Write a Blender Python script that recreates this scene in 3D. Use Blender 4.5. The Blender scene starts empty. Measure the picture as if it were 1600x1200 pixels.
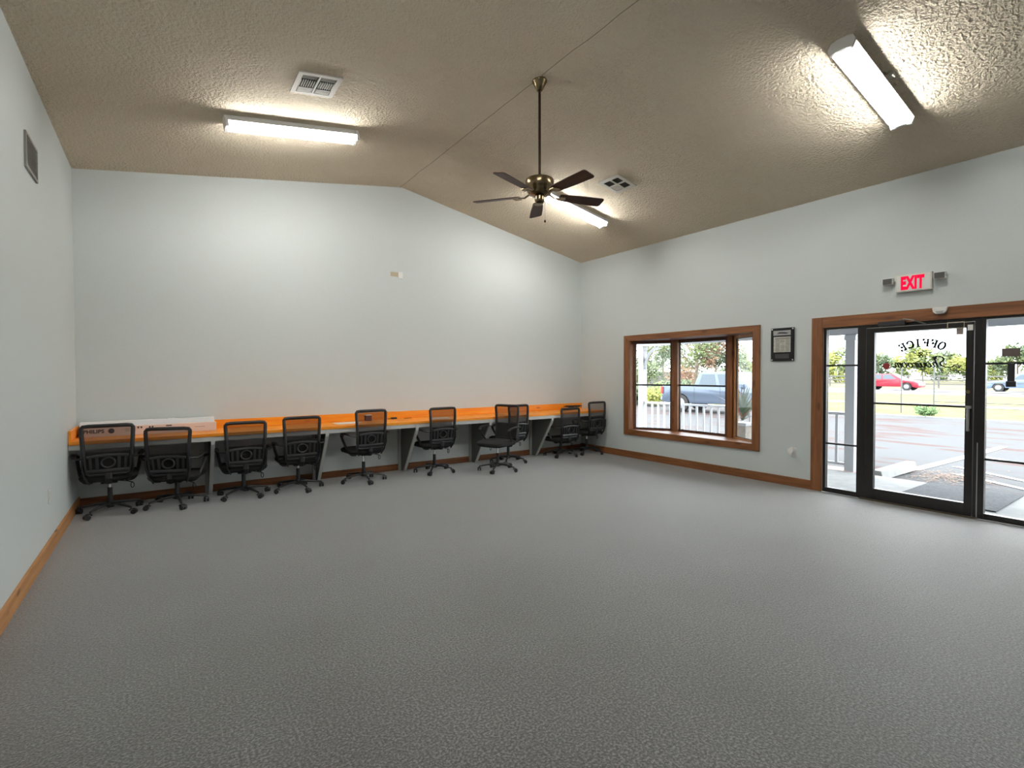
import bpy, bmesh, math, random
from mathutils import Vector, Matrix
random.seed(7)
PI = math.pi
S = bpy.context.scene
C = S.collection

# ------------------------------------------------------------------ camera
YAW, PITCH, ROLL, FPX = -0.6076783, -0.0203667, -0.0020089, 786.2
cam = bpy.data.objects.new('camera', bpy.data.cameras.new('camera'))
C.objects.link(cam)
cam.data.sensor_fit = 'HORIZONTAL'
cam.data.sensor_width = 36.0
cam.data.lens = FPX / 1600 * 36
cam.data.clip_start = 0.05
cam.data.clip_end = 600
fw = Vector((-math.sin(YAW)*math.cos(PITCH), math.cos(YAW)*math.cos(PITCH), math.sin(PITCH)))
r0 = Vector((math.cos(YAW), math.sin(YAW), 0))
u0 = r0.cross(fw)
rr = math.cos(ROLL)*r0 + math.sin(ROLL)*u0
uu = -math.sin(ROLL)*r0 + math.cos(ROLL)*u0
m = Matrix((rr, uu, -fw)).transposed().to_4x4()
m.translation = Vector((0, 0, 1.44))
cam.matrix_world = m
S.camera = cam

# ------------------------------------------------------------------ world, exposure
S.view_settings.view_transform = 'Standard'
S.view_settings.look = 'None'
S.view_settings.gamma = 1
S.view_settings.exposure = 0.12
S.view_settings.use_curve_mapping = False
W = bpy.data.worlds.new('world'); S.world = W; W.use_nodes = True
wn = W.node_tree; wn.nodes.clear()
SKY_STRENGTH = 9.5
wo = wn.nodes.new('ShaderNodeOutputWorld'); wb = wn.nodes.new('ShaderNodeBackground')
wt = wn.nodes.new('ShaderNodeTexCoord'); wno = wn.nodes.new('ShaderNodeTexNoise'); wr = wn.nodes.new('ShaderNodeValToRGB')
wno.inputs['Scale'].default_value = 2.2; wno.inputs['Detail'].default_value = 5
wr.color_ramp.elements[0].color = (0.72, 0.82, 0.95, 1); wr.color_ramp.elements[1].color = (1.0, 0.99, 0.97, 1)
wr.color_ramp.elements[0].position = 0.3; wr.color_ramp.elements[1].position = 0.6
wn.links.new(wt.outputs['Generated'], wno.inputs['Vector'])
wn.links.new(wno.outputs['Fac'], wr.inputs['Fac'])
wn.links.new(wr.outputs['Color'], wb.inputs['Color'])
wb.inputs['Strength'].default_value = SKY_STRENGTH
wn.links.new(wb.outputs['Background'], wo.inputs['Surface'])
sl = bpy.data.lights.new('sun', 'SUN'); sl.energy = 3.5; sl.angle = math.radians(25); sl.color = (1, .96, .9)
sun = bpy.data.objects.new('sun', sl); C.objects.link(sun)
sun.rotation_euler = (math.radians(38), math.radians(-20), 0)
TUBE = 94.0

# ------------------------------------------------------------------ materials
def nt(name):
    mt = bpy.data.materials.new(name); mt.use_nodes = True
    n = mt.node_tree; b = n.nodes['Principled BSDF']
    return mt, n, b
def flat(name, col, rough=.5, metal=0, spec=.5, bump=0, bscale=200):
    mt, n, b = nt(name)
    b.inputs['Base Color'].default_value = (*col, 1); b.inputs['Roughness'].default_value = rough
    b.inputs['Metallic'].default_value = metal; b.inputs['Specular IOR Level'].default_value = spec
    if bump:
        t = n.nodes.new('ShaderNodeTexCoord'); no = n.nodes.new('ShaderNodeTexNoise'); bp = n.nodes.new('ShaderNodeBump')
        no.inputs['Scale'].default_value = bscale; bp.inputs['Strength'].default_value = bump; bp.inputs['Distance'].default_value = .01
        n.links.new(t.outputs['Object'], no.inputs['Vector']); n.links.new(no.outputs['Fac'], bp.inputs['Height']); n.links.new(bp.outputs['Normal'], b.inputs['Normal'])
    return mt
def emit(name, col, st):
    mt, n, b = nt(name)
    b.inputs['Base Color'].default_value = (0, 0, 0, 1); b.inputs['Specular IOR Level'].default_value = .1; b.inputs['Emission Color'].default_value = (*col, 1); b.inputs['Emission Strength'].default_value = st
    return mt
def noisy(name, c0, c1, scale=(1, 1, 1), nscale=5, p0=.35, p1=.65, rough=.6, detail=6, bump=0, bdist=.01, spec=.4, coord='Object', mid=None):
    mt, n, b = nt(name)
    t = n.nodes.new('ShaderNodeTexCoord'); mp = n.nodes.new('ShaderNodeMapping'); no = n.nodes.new('ShaderNodeTexNoise'); cr = n.nodes.new('ShaderNodeValToRGB')
    mp.inputs['Scale'].default_value = scale; no.inputs['Scale'].default_value = nscale; no.inputs['Detail'].default_value = detail
    e = cr.color_ramp.elements
    e[0].position = p0; e[0].color = (*c0, 1); e[1].position = p1; e[1].color = (*c1, 1)
    if mid:
        k = e.new((p0+p1)/2); k.color = (*mid, 1)
    n.links.new(t.outputs[coord], mp.inputs['Vector']); n.links.new(mp.outputs['Vector'], no.inputs['Vector']); n.links.new(no.outputs['Fac'], cr.inputs['Fac'])
    n.links.new(cr.outputs['Color'], b.inputs['Base Color']); b.inputs['Roughness'].default_value = rough; b.inputs['Specular IOR Level'].default_value = spec
    if bump:
        bp = n.nodes.new('ShaderNodeBump'); bp.inputs['Strength'].default_value = bump; bp.inputs['Distance'].default_value = bdist
        n.links.new(no.outputs['Fac'], bp.inputs['Height']); n.links.new(bp.outputs['Normal'], b.inputs['Normal'])
    return mt
def wood(name, dark, light, axis, knot=(0.12, .04, .015), rough=.45, gl=.4):
    """grain runs along axis 0/1/2; scattered knots"""
    mt, n, b = nt(name)
    t = n.nodes.new('ShaderNodeTexCoord'); mp = n.nodes.new('ShaderNodeMapping'); no = n.nodes.new('ShaderNodeTexNoise'); cr = n.nodes.new('ShaderNodeValToRGB')
    sc = [14, 14, 14]; sc[axis] = .9
    mp.inputs['Scale'].default_value = sc; no.inputs['Scale'].default_value = 2.0; no.inputs['Detail'].default_value = 7; no.inputs['Distortion'].default_value = .6
    e = cr.color_ramp.elements; e[0].position = .3; e[0].color = (*dark, 1); e[1].position = .7; e[1].color = (*light, 1)
    vo = n.nodes.new('ShaderNodeTexVoronoi'); m2 = n.nodes.new('ShaderNodeMapping'); sc2 = [7, 7, 7]; sc2[axis] = 2.4
    m2.inputs['Scale'].default_value = sc2; vo.inputs['Scale'].default_value = 1
    kr = n.nodes.new('ShaderNodeValToRGB'); k = kr.color_ramp.elements; k[0].position = .08; k[0].color = (1, 1, 1, 1); k[1].position = .17; k[1].color = (0, 0, 0, 1)
    mx = n.nodes.new('ShaderNodeMix'); mx.data_type = 'RGBA'; mx.inputs[7].default_value = (*knot, 1)
    L = n.links.new
    L(t.outputs['Object'], mp.inputs['Vector']); L(mp.outputs['Vector'], no.inputs['Vector']); L(no.outputs['Fac'], cr.inputs['Fac'])
    L(t.outputs['Object'], m2.inputs['Vector']); L(m2.outputs['Vector'], vo.inputs['Vector']); L(vo.outputs['Distance'], kr.inputs['Fac'])
    L(kr.outputs['Color'], mx.inputs[0]); L(cr.outputs['Color'], mx.inputs[6]); L(mx.outputs[2], b.inputs['Base Color'])
    b.inputs['Roughness'].default_value = rough; b.inputs['Specular IOR Level'].default_value = gl
    return mt
M = {}
M['wall'] = noisy('wall_paint', (.60, .645, .64), (.63, .675, .67), nscale=160, rough=.62, bump=.12, bdist=.004)
M['wall_back'] = noisy('wall_paint_back', (.60, .64, .635), (.63, .67, .665), nscale=160, rough=.62, bump=.12, bdist=.004)
# popcorn ceiling
mt, n, b = nt('popcorn_ceiling')
t = n.nodes.new('ShaderNodeTexCoord'); no = n.nodes.new('ShaderNodeTexNoise'); no.inputs['Scale'].default_value = 42; no.inputs['Detail'].default_value = 3
n2 = n.nodes.new('ShaderNodeTexNoise'); n2.inputs['Scale'].default_value = 1.1
cr = n.nodes.new('ShaderNodeValToRGB'); cr.color_ramp.elements[0].position = .25; cr.color_ramp.elements[1].position = .8
cr.color_ramp.elements[0].color = (.71, .625, .485, 1); cr.color_ramp.elements[1].color = (.77, .68, .535, 1)
bp = n.nodes.new('ShaderNodeBump'); bp.inputs['Strength'].default_value = 1.0; bp.inputs['Distance'].default_value = .035
L = n.links.new
L(t.outputs['Object'], no.inputs['Vector']); L(t.outputs['Object'], n2.inputs['Vector']); L(n2.outputs['Fac'], cr.inputs['Fac']); L(cr.outputs['Color'], b.inputs['Base Color'])
L(no.outputs['Fac'], bp.inputs['Height']); L(bp.outputs['Normal'], b.inputs['Normal']); b.inputs['Roughness'].default_value = .9; b.inputs['Specular IOR Level'].default_value = .15
M['ceiling'] = mt
# carpet
mt, n, b = nt('carpet')
t = n.nodes.new('ShaderNodeTexCoord')
na = n.nodes.new('ShaderNodeTexNoise'); na.inputs['Scale'].default_value = 92; na.inputs['Detail'].default_value = 4; na.inputs['Roughness'].default_value = .75
nb = n.nodes.new('ShaderNodeTexNoise'); nb.inputs['Scale'].default_value = 1.3; nb.inputs['Detail'].default_value = 4
ca = n.nodes.new('ShaderNodeValToRGB'); e = ca.color_ramp.elements
e[0].position = .41; e[0].color = (.027, .027, .027, 1); e[1].position = .60; e[1].color = (.24, .24, .231, 1)
k = e.new(.5); k.color = (.083, .083, .081, 1)
cb = n.nodes.new('ShaderNodeValToRGB'); cb.color_ramp.elements[0].color = (.86, .85, .84, 1); cb.color_ramp.elements[1].color = (1.08, 1.08, 1.08, 1)
cb.color_ramp.elements[0].position = .35; cb.color_ramp.elements[1].position = .65
mx = n.nodes.new('ShaderNodeMix'); mx.data_type = 'RGBA'; mx.blend_type = 'MULTIPLY'; mx.inputs[0].default_value = 1
bp = n.nodes.new('ShaderNodeBump'); bp.inputs['Strength'].default_value = .6; bp.inputs['Distance'].default_value = .006
L = n.links.new
L(t.outputs['Object'], na.inputs['Vector']); L(t.outputs['Object'], nb.inputs['Vector']); L(na.outputs['Fac'], ca.inputs['Fac']); L(nb.outputs['Fac'], cb.inputs['Fac'])
L(ca.outputs['Color'], mx.inputs[6]); L(cb.outputs['Color'], mx.inputs[7]); L(mx.outputs[2], b.inputs['Base Color'])
L(na.outputs['Fac'], bp.inputs['Height']); L(bp.outputs['Normal'], b.inputs['Normal']); b.inputs['Roughness'].default_value = .6
b.inputs['Specular IOR Level'].default_value = .45; b.inputs['Sheen Weight'].default_value = 1.0; b.inputs['Sheen Roughness'].default_value = .4
M['carpet'] = mt
for ax in range(3):
    M['cedar%d' % ax] = wood('stained_cedar_shaded_pine_%s' % 'xyz'[ax], (.14, .050, .016), (.29, .115, .040), ax)  # casing wood; its dark tone also paints shade on back and right baseboards
    M['pine%d' % ax] = wood('pine_trim_%s' % 'xyz'[ax], (.40, .18, .058), (.56, .28, .105), ax, knot=(.17, .06, .02))  # golden tone carries the daylight on the left baseboard
    M['bay%d' % ax] = wood('bay_wood_%s' % 'xyz'[ax], (.075, .028, .015), (.14, .052, .026), ax, knot=(.04, .015, .01))
M['orange'] = wood('orange_desk', (.93, .26, .012), (1.0, .40, .03), 0, knot=(.45, .11, .02), rough=.35)
M['desk_grey'] = flat('desk_grey_paint', (.40, .405, .39), .5)
M['panel_grey'] = flat('bracket_grey_paint', (.13, .14, .13), .6)
M['panel_edge'] = flat('bracket_edge_paint', (.55, .56, .54), .5)
M['black_plastic'] = flat('black_plastic', (.012, .012, .014), .42)
M['grey_plastic'] = flat('dark_grey_plastic', (.021, .022, .024), .38)
M['seat_fabric'] = flat('seat_fabric', (.012, .012, .013), .9, bump=.3, bscale=500)
M['chrome'] = flat('chrome', (.75, .76, .78), .16, 1)
M['castor'] = flat('castor_plastic', (.02, .02, .022), .35)
# see-through chair mesh
mt, n, b = nt('chair_mesh_fabric')
b.inputs['Base Color'].default_value = (.02, .015, .015, 1); b.inputs['Roughness'].default_value = .8
b.inputs['Alpha'].default_value = .62
M['mesh'] = mt
M['bronze'] = flat('bronze_aluminium', (.012, .010, .009), .35, .3)
M['gasket'] = flat('black_gasket', (.008, .008, .009), .5)
mt = bpy.data.materials.new('window_glass'); mt.use_nodes = True; n = mt.node_tree; n.nodes.clear()
o_ = n.nodes.new('ShaderNodeOutputMaterial'); tr = n.nodes.new('ShaderNodeBsdfTransparent'); gl = n.nodes.new('ShaderNodeBsdfGlossy'); mxs = n.nodes.new('ShaderNodeMixShader')
gl.inputs['Roughness'].default_value = 0.01; tr.inputs['Color'].default_value = (.93, .95, .95, 1)
ge = n.nodes.new('ShaderNodeNewGeometry'); dt = n.nodes.new('ShaderNodeVectorMath'); dt.operation = 'DOT_PRODUCT'
ab = n.nodes.new('ShaderNodeMath'); ab.operation = 'ABSOLUTE'; su = n.nodes.new('ShaderNodeMath'); su.operation = 'SUBTRACT'; su.inputs[0].default_value = 1
pw = n.nodes.new('ShaderNodeMath'); pw.operation = 'POWER'; pw.inputs[1].default_value = 5
ma = n.nodes.new('ShaderNodeMath'); ma.operation = 'MULTIPLY_ADD'; ma.inputs[1].default_value = .3; ma.inputs[2].default_value = .006
n.links.new(ge.outputs['Normal'], dt.inputs[0]); n.links.new(ge.outputs['Incoming'], dt.inputs[1]); n.links.new(dt.outputs['Value'], ab.inputs[0])
n.links.new(ab.outputs[0], su.inputs[1]); n.links.new(su.outputs[0], pw.inputs[0]); n.links.new(pw.outputs[0], ma.inputs[0]); n.links.new(ma.outputs[0], mxs.inputs['Fac']); n.links.new(tr.outputs[0], mxs.inputs[1]); n.links.new(gl.outputs[0], mxs.inputs[2]); n.links.new(mxs.outputs[0], o_.inputs['Surface'])
M['glass'] = mt
M['white_metal'] = flat('white_enamel', (.8, .8, .78), .4)
M['tube'] = emit('fluorescent_tube', (1, .98, .94), TUBE)
M['brass'] = flat('antique_brass', (.20, .15, .085), .25, 1)
M['dark_bronze'] = flat('fan_dark_bronze', (.05, .035, .022), .35, .9)
M['blade'] = wood('fan_blade_walnut', (.05, .022, .014), (.10, .045, .028), 0, rough=.5)
M['vent_metal'] = flat('vent_metal', (.52, .50, .45), .45, .1)
M['vent_dark'] = flat('vent_duct_dark', (.02, .02, .018), .9)
M['grille_grey'] = flat('grille_grey', (.30, .30, .27), .5)
M['white_plastic'] = flat('white_plastic', (.78, .78, .75), .35)
M['cream_plastic'] = flat('sign_housing', (.70, .68, .62), .35)
M['exit_red'] = emit('exit_letters', (1.0, .004, .055), 1.0)
M['lamp_lens'] = flat('lamp_lens', (.10, .10, .10), .12)
M['black_gloss'] = flat('plaque_black', (.008, .008, .009), .15)
M['silver'] = flat('silver_plate', (.42, .42, .43), .3, .6)
M['paper'] = flat('paper', (.85, .85, .83), .8)
M['newsprint'] = noisy('newsprint', (.42, .41, .36), (.60, .59, .53), nscale=30, rough=.8)
M['newsink'] = noisy('newsprint_ink', (.22, .22, .20), (.38, .37, .33), nscale=120, rough=.8)
M['card_print'] = flat('carton_printed', (.80, .66, .60), .7)
M['card_white'] = flat('carton_white', (.86, .87, .87), .6)
M['print_dark'] = flat('print_dark', (.05, .045, .045), .6)
M['print_grey'] = flat('print_grey', (.40, .33, .30), .6)
M['cable'] = flat('cable_black', (.015, .014, .013), .5)
M['tape'] = flat('tan_patch', (.52, .44, .31), .7)
M['red_vinyl'] = flat('red_vinyl', (.55, .06, .06), .5)
M['grey_vinyl'] = flat('lettering_vinyl', (.015, .015, .02), .5)
M['sign_back'] = flat('sign_back', (.13, .095, .09), .7)
M['steel'] = flat('satin_steel', (.35, .35, .34), .35, .8)
# outdoors
M['concrete'] = noisy('concrete', (.24, .245, .245), (.30, .30, .30), nscale=6, rough=.9)
M['asphalt'] = noisy('asphalt_with_leaf_litter', (.046, .048, .052), (.045, .019, .017), scale=(1.5, .45, 1), nscale=1.3, p0=.53, p1=.61, rough=.9, detail=9)
M['road'] = flat('road', (.19, .19, .20), .9)
M['grass'] = noisy('grass', (.075, .092, .010), (.165, .145, .032), nscale=1.4, rough=.95, detail=8)
M['dry_grass'] = noisy('dry_grass', (.10, .10, .022), (.165, .125, .05), nscale=.8, rough=.95, detail=8)
M['mulch'] = noisy('pine_straw_mulch', (.16, .07, .055), (.55, .38, .33), nscale=24, rough=.95, detail=5)
M['paint_white'] = flat('exterior_white_paint', (.42, .43, .455), .5)
M['stripe'] = flat('pavement_marking', (.32, .32, .32), .8)
M['mat'] = noisy('door_mat', (.045, .047, .053), (.10, .105, .115), nscale=45, rough=.95)
M['leaf_dark'] = noisy('leaf_dark', (.045, .07, .035), (.09, .12, .065), nscale=3, rough=.7)
M['leaf_mid'] = noisy('leaf_mid', (.075, .105, .035), (.14, .175, .07), nscale=3, rough=.7)
M['leaf_yellow'] = noisy('leaf_yellow', (.14, .16, .022), (.23, .235, .055), nscale=3, rough=.7)
M['leaf_rust'] = noisy('leaf_rust', (.12, .065, .038), (.22, .13, .078), nscale=3, rough=.7)
M['leaf_plant'] = noisy('leaf_plant', (.04, .09, .022), (.10, .17, .05), nscale=6, rough=.5)
M['leaf_red'] = flat('leaf_dry_red', (.30, .10, .06), .7)
M['bark'] = noisy('bark', (.12, .10, .08), (.26, .22, .18), nscale=8, rough=.95)
M['fence_grey'] = flat('weathered_fence', (.10, .10, .10), .8)
M['truck_blue'] = flat('truck_paint', (.085, .11, .15), .25, .3)
M['car_red'] = flat('car_red_paint', (.22, .010, .025), .25, .1)
M['car_blue'] = flat('car_blue_paint', (.12, .17, .26), .25, .2)
M['car_glass'] = flat('car_glass', (.04, .06, .08), .08)
M['tyre'] = flat('tyre', (.02, .02, .02), .8)
M['rim'] = flat('wheel_rim', (.22, .23, .25), .5, .3)
M['taillight'] = flat('taillight', (.35, .03, .03), .3)
M['planter'] = noisy('planter_stone', (.30, .27, .24), (.38, .35, .31), nscale=20, rough=.9)

# ------------------------------------------------------------------ mesh helpers
class MB:
    def __init__(s): s.bm = bmesh.new()
    def box(s, a, b_, mat=None):
        x0, y0, z0 = a; x1, y1, z1 = b_
        v = [s.bm.verts.new(p) for p in ((x0,y0,z0),(x1,y0,z0),(x1,y1,z0),(x0,y1,z0),(x0,y0,z1),(x1,y0,z1),(x1,y1,z1),(x0,y1,z1))]
        if mat is not None:
            for q in v: q.co = mat @ q.co
        for f in ((0,3,2,1),(4,5,6,7),(0,1,5,4),(1,2,6,5),(2,3,7,6),(3,0,4,7)): s.bm.faces.new([v[i] for i in f])
        return s
    def prism(s, poly, axis, a, b_, mat=None):
        """poly 2D points in the two other axes (order kept), extruded a..b along axis"""
        def P(p, c):
            if axis == 0: q = Vector((c, p[0], p[1]))
            elif axis == 1: q = Vector((p[0], c, p[1]))
            else: q = Vector((p[0], p[1], c))
            return mat @ q if mat is not None else q
        lo = [s.bm.verts.new(P(p, a)) for p in poly]; hi = [s.bm.verts.new(P(p, b_)) for p in poly]
        n = len(poly)
        s.bm.faces.new(lo[::-1]); s.bm.faces.new(hi)
        for i in range(n): s.bm.faces.new([lo[i], lo[(i+1) % n], hi[(i+1) % n], hi[i]])
        return s
    def cyl(s, p, q, r, r2=None, seg=16, cap=True):
        p = Vector(p); q = Vector(q); r2 = r if r2 is None else r2
        d = (q-p).normalized(); up = Vector((0,0,1)) if abs(d.z) < .9 else Vector((1,0,0))
        a = d.cross(up).normalized(); b_ = d.cross(a)
        A = [s.bm.verts.new(p + r*(math.cos(2*PI*i/seg)*a + math.sin(2*PI*i/seg)*b_)) for i in range(seg)]
        B = [s.bm.verts.new(q + r2*(math.cos(2*PI*i/seg)*a + math.sin(2*PI*i/seg)*b_)) for i in range(seg)]
        for i in range(seg): s.bm.faces.new([A[i], A[(i+1) % seg], B[(i+1) % seg], B[i]])
        if cap: s.bm.faces.new(A[::-1]); s.bm.faces.new(B)
        return s
    def tube(s, pts, r, seg=8, closed=False, flat_=None):
        """sweep a round (or flat_=(w,h) elliptical) section along pts"""
        pts = [Vector(p) for p in pts]; n = len(pts); rings = []
        prev = None
        for i, p in enumerate(pts):
            if closed: d = pts[(i+1) % n] - pts[i-1]
            else: d = pts[min(i+1, n-1)] - pts[max(i-1, 0)]
            d.normalize()
            if prev is None:
                up = Vector((0,0,1)) if abs(d.z) < .9 else Vector((1,0,0)); a = d.cross(up).normalized()
            else:
                a = (prev - d*prev.dot(d)).normalized()
            prev = a; b_ = d.cross(a)
            rr_ = r[i] if isinstance(r, (list, tuple)) else r
            wx, wy = (flat_ if flat_ else (1, 1))
            rings.append([s.bm.verts.new(p + rr_*(wx*math.cos(2*PI*k/seg)*a + wy*math.sin(2*PI*k/seg)*b_)) for k in range(seg)])
        m_ = n if closed else n-1
        for i in range(m_):
            A, B = rings[i], rings[(i+1) % n]
            for k in range(seg): s.bm.faces.new([A[k], A[(k+1) % seg], B[(k+1) % seg], B[k]])
        if not closed: s.bm.faces.new(rings[0][::-1]); s.bm.faces.new(rings[-1])
        return s
    def lathe(s, prof, c=(0,0,0), seg=24):
        rings = []
        for r, z in prof:
            rings.append([s.bm.verts.new((c[0]+r*math.cos(2*PI*k/seg), c[1]+r*math.sin(2*PI*k/seg), c[2]+z)) for k in range(seg)])
        for A, B in zip(rings, rings[1:]):
            for k in range(seg): s.bm.faces.new([A[k], A[(k+1) % seg], B[(k+1) % seg], B[k]])
        s.bm.faces.new(rings[0][::-1]); s.bm.faces.new(rings[-1])
        return s
    def quad(s, a, b_, c, d):
        s.bm.faces.new([s.bm.verts.new(p) for p in (a, b_, c, d)]); return s
    def sheet(s, rows):
        g = [[s.bm.verts.new(p) for p in r] for r in rows]
        for i in range(len(g)-1):
            for j in range(len(g[0])-1): s.bm.faces.new([g[i][j], g[i+1][j], g[i+1][j+1], g[i][j+1]])
        return s
    def build(s, name, mat, parent=None, bevel=0, smooth=False, loc=None, bseg=2, subsurf=0):
        bmesh.ops.recalc_face_normals(s.bm, faces=s.bm.faces[:])
        if bevel:
            bmesh.ops.bevel(s.bm, geom=s.bm.edges[:], offset=bevel, segments=bseg, affect='EDGES', profile=.5, clamp_overlap=True)
        me = bpy.data.meshes.new(name); s.bm.to_mesh(me); s.bm.free()
        if smooth:
            for p in me.polygons: p.use_smooth = True
            me.set_sharp_from_angle(angle=math.radians(40))
        me.materials.append(M[mat] if isinstance(mat, str) else mat)
        o = bpy.data.objects.new(name, me); C.objects.link(o)
        if parent: o.parent = parent
        if loc: o.location = loc
        if subsurf:
            md = o.modifiers.new('subsurf', 'SUBSURF'); md.levels = subsurf; md.render_levels = subsurf
        return o
def tag(o, label, cat, group=None, kind=None):
    if label: o['label'] = label
    if cat: o['category'] = cat
    if group: o['group'] = group
    if kind: o['kind'] = kind
    return o
def thing(name, label, cat, loc=(0,0,0), rz=0, group=None):
    o = bpy.data.objects.new(name, None); C.objects.link(o); o.location = loc; o.rotation_euler = (0, 0, rz)
    o.empty_display_size = .1
    return tag(o, label, cat, group)
def struct(o, label=None, cat=None):
    o['kind'] = 'structure'
    if label: o['label'] = label
    if cat: o['category'] = cat
    return o
def copy_tree(o, parent=None):
    c = o.copy(); C.objects.link(c)
    if parent: c.parent = parent
    for ch in list(o.children): copy_tree(ch, c)
    return c
def text_mesh(txt, size=1, offset=0, shear=0, extrude=.002, spacing=1):
    cu = bpy.data.curves.new('t', 'FONT'); cu.body = txt; cu.size = size; cu.offset = offset; cu.shear = shear; cu.extrude = extrude
    cu.align_x = 'CENTER'; cu.align_y = 'CENTER'; cu.space_character = spacing; cu.resolution_u = 4
    o = bpy.data.objects.new('t', cu); C.objects.link(o)
    dg = bpy.context.evaluated_depsgraph_get(); dg.update()
    me = bpy.data.meshes.new_from_object(o.evaluated_get(dg), depsgraph=dg)
    bpy.data.objects.remove(o)
    return me
def place_mesh(me, name, mat, mtx, parent=None):
    me.transform(mtx)
    if mtx.determinant() < 0: me.flip_normals()
    me.materials.clear(); me.materials.append(M[mat])
    me.name = name
    o = bpy.data.objects.new(name, me); C.objects.link(o)
    if parent: o.parent = parent
    return o
# frame for things on the right wall, seen from inside: local x -> world -y, local y -> world z, local z -> world -x
def onright(x, y, z, sx=1, sy=1):
    return Matrix(((0, 0, -1, x), (-sx, 0, 0, y), (0, sy, 0, z), (0, 0, 0, 1)))
def onback(x, y, z, sx=1, sy=1):   # local x -> x, local y -> z, local z -> -y
    return Matrix(((sx, 0, 0, x), (0, 0, -1, y), (0, sy, 0, z), (0, 0, 0, 1)))

# ------------------------------------------------------------------ room shell
XL, XR, YB, YF = -0.768, 6.592, 7.159, -3.2
HL, HR, HZ, XZ = 3.65, 3.548, 4.227, 2.981
T = .15
struct(MB().box((XL-T, YF-T, -.1), (XR, YB+T, 0)).build('floor', 'carpet'), 'dark grey speckled carpet floor')
# gabled walls (back and rear)
prof = [(XL-T, -.1), (XR+T, -.1), (XR+T, HR+.1), (XZ, HZ+.1), (XL-T, HL+.1)]
struct(MB().prism(prof, 1, YB, YB+T).build('wall_back', 'wall_back'), 'pale grey-blue gabled end wall behind the desk')
struct(MB().prism(prof, 1, YF-T, YF).build('wall_front', 'wall_back'), 'pale grey end wall behind the viewer')
struct(MB().box((XL-T, YF, -.1), (XL, YB, HL+.1)).build('wall_left', 'wall'), 'pale grey-blue left wall')
# right wall with openings
DY0, DY1, DZ = .80, 2.86, 1.985     # storefront opening
BY0, BY1, BZ0, BZ1 = 3.74, 5.94, .475, 2.00   # bay opening
mb = MB()
def wr(y0, y1, z0, z1): mb.box((XR, y0, z0), (XR+T, y1, z1))
wr(YF, DY0, -.1, HR+.1); wr(DY0, DY1, DZ, HR+.1); wr(DY1, BY0, -.1, HR+.1)
wr(BY0, BY1, BZ1, HR+.1); wr(BY0, BY1, -.1, BZ0); wr(BY1, YB, -.1, HR+.1)
struct(mb.build('wall_right', 'wall'), 'pale grey-blue right wall with bay window and shop door')
# ceiling slopes
def slab(x0, z0, x1, z1):
    return [(x0, z0), (x1, z1), (x1, z1+.08), (x0, z0+.08)]
sL = (HZ-HL)/(XZ-XL); sR = (HZ-HR)/(XR-XZ)
mb = MB()
for (x0, z0, x1, z1) in ((XL-T, HL-T*sL, XZ, HZ), (XZ, HZ, XR+T, HR-T*sR)):
    mb.prism(slab(x0, z0, x1, z1), 1, YF-T, YB+T)
struct(mb.build('ceiling', 'ceiling'), 'beige popcorn-textured vaulted ceiling')
# ridge tape, a thin raised line along the ridge
mb = MB()
pts = []
random.seed(3)
for i in range(60):
    y = YF + (YB-YF)*i/59
    pts.append((XZ-.035+random.uniform(-.008, .008), y, HZ-.035*sL-.0015))
mb.tube(pts, .005, 4, flat_=(1, .3))
struct(mb.build('trim_5', flat('ceiling_joint', (.36, .30, .23), .9)), 'thin cracked joint along the ceiling ridge')
# baseboards: same pine, daylight and shade put in by lighter and darker wood
def board(name, a, b_, ax, mat, lab): struct(MB().box(a, b_).build(name, mat, bevel=.003), lab)
board('baseboard_left', (XL, YF, 0), (XL+.02, YB, .112), 1, 'pine1', 'pine baseboard along the left wall, coloured golden for daylight')
board('baseboard_back', (XL+.02, YB-.02, 0), (XR-.02, YB, .092), 0, 'cedar0', 'pine baseboard under the desk, coloured darker for shade')
mb = MB().box((XR-.02, 2.985, 0), (XR, YB, .112))
struct(mb.build('baseboard_right', 'cedar1', bevel=.003), 'pine baseboard along the right wall, coloured darker for shade')

# ------------------------------------------------------------------ bay window
win = struct(thing('window_1', 'wooden bay window with three panes in the right wall', None))
if 'category' in win: del win['category']
mb = MB()   # casing: outer 3.64..6.055 / .385..2.088
co = [(3.642, .388), (6.055, .388), (6.055, 2.088), (3.642, 2.088)]; ci = [(3.742, .482), (5.942, .482), (5.942, 1.998), (3.742, 1.998)]
for i, (mt_) in enumerate(('cedar1', 'cedar2', 'cedar1', 'cedar2')):
    a, b_, c, d = co[i], co[(i+1) % 4], ci[(i+1) % 4], ci[i]
    MB().prism([a, b_, c, d], 0, XR-.022, XR).build('casing', mt_, win)
A_, B_, Cc, D_ = (6.66, BY1), (7.03, 5.34), (7.03, 4.36), (6.66, BY0)
poly = [(XR, BY0), (XR, BY1), A_, B_, Cc, D_]
polyo = [(XR+.001, BY0+.001), (XR+.001, BY1-.001), (6.75, BY1-.001), (7.09, 5.37), (7.09, 4.33), (6.75, BY0+.001)]
o = MB().prism(polyo, 2, BZ0-.03, BZ0+.004).build('sill', 'cedar1', win)
o = MB().prism(polyo, 2, BZ1-.004, BZ1+.05).build('head', 'bay1', win)
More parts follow.
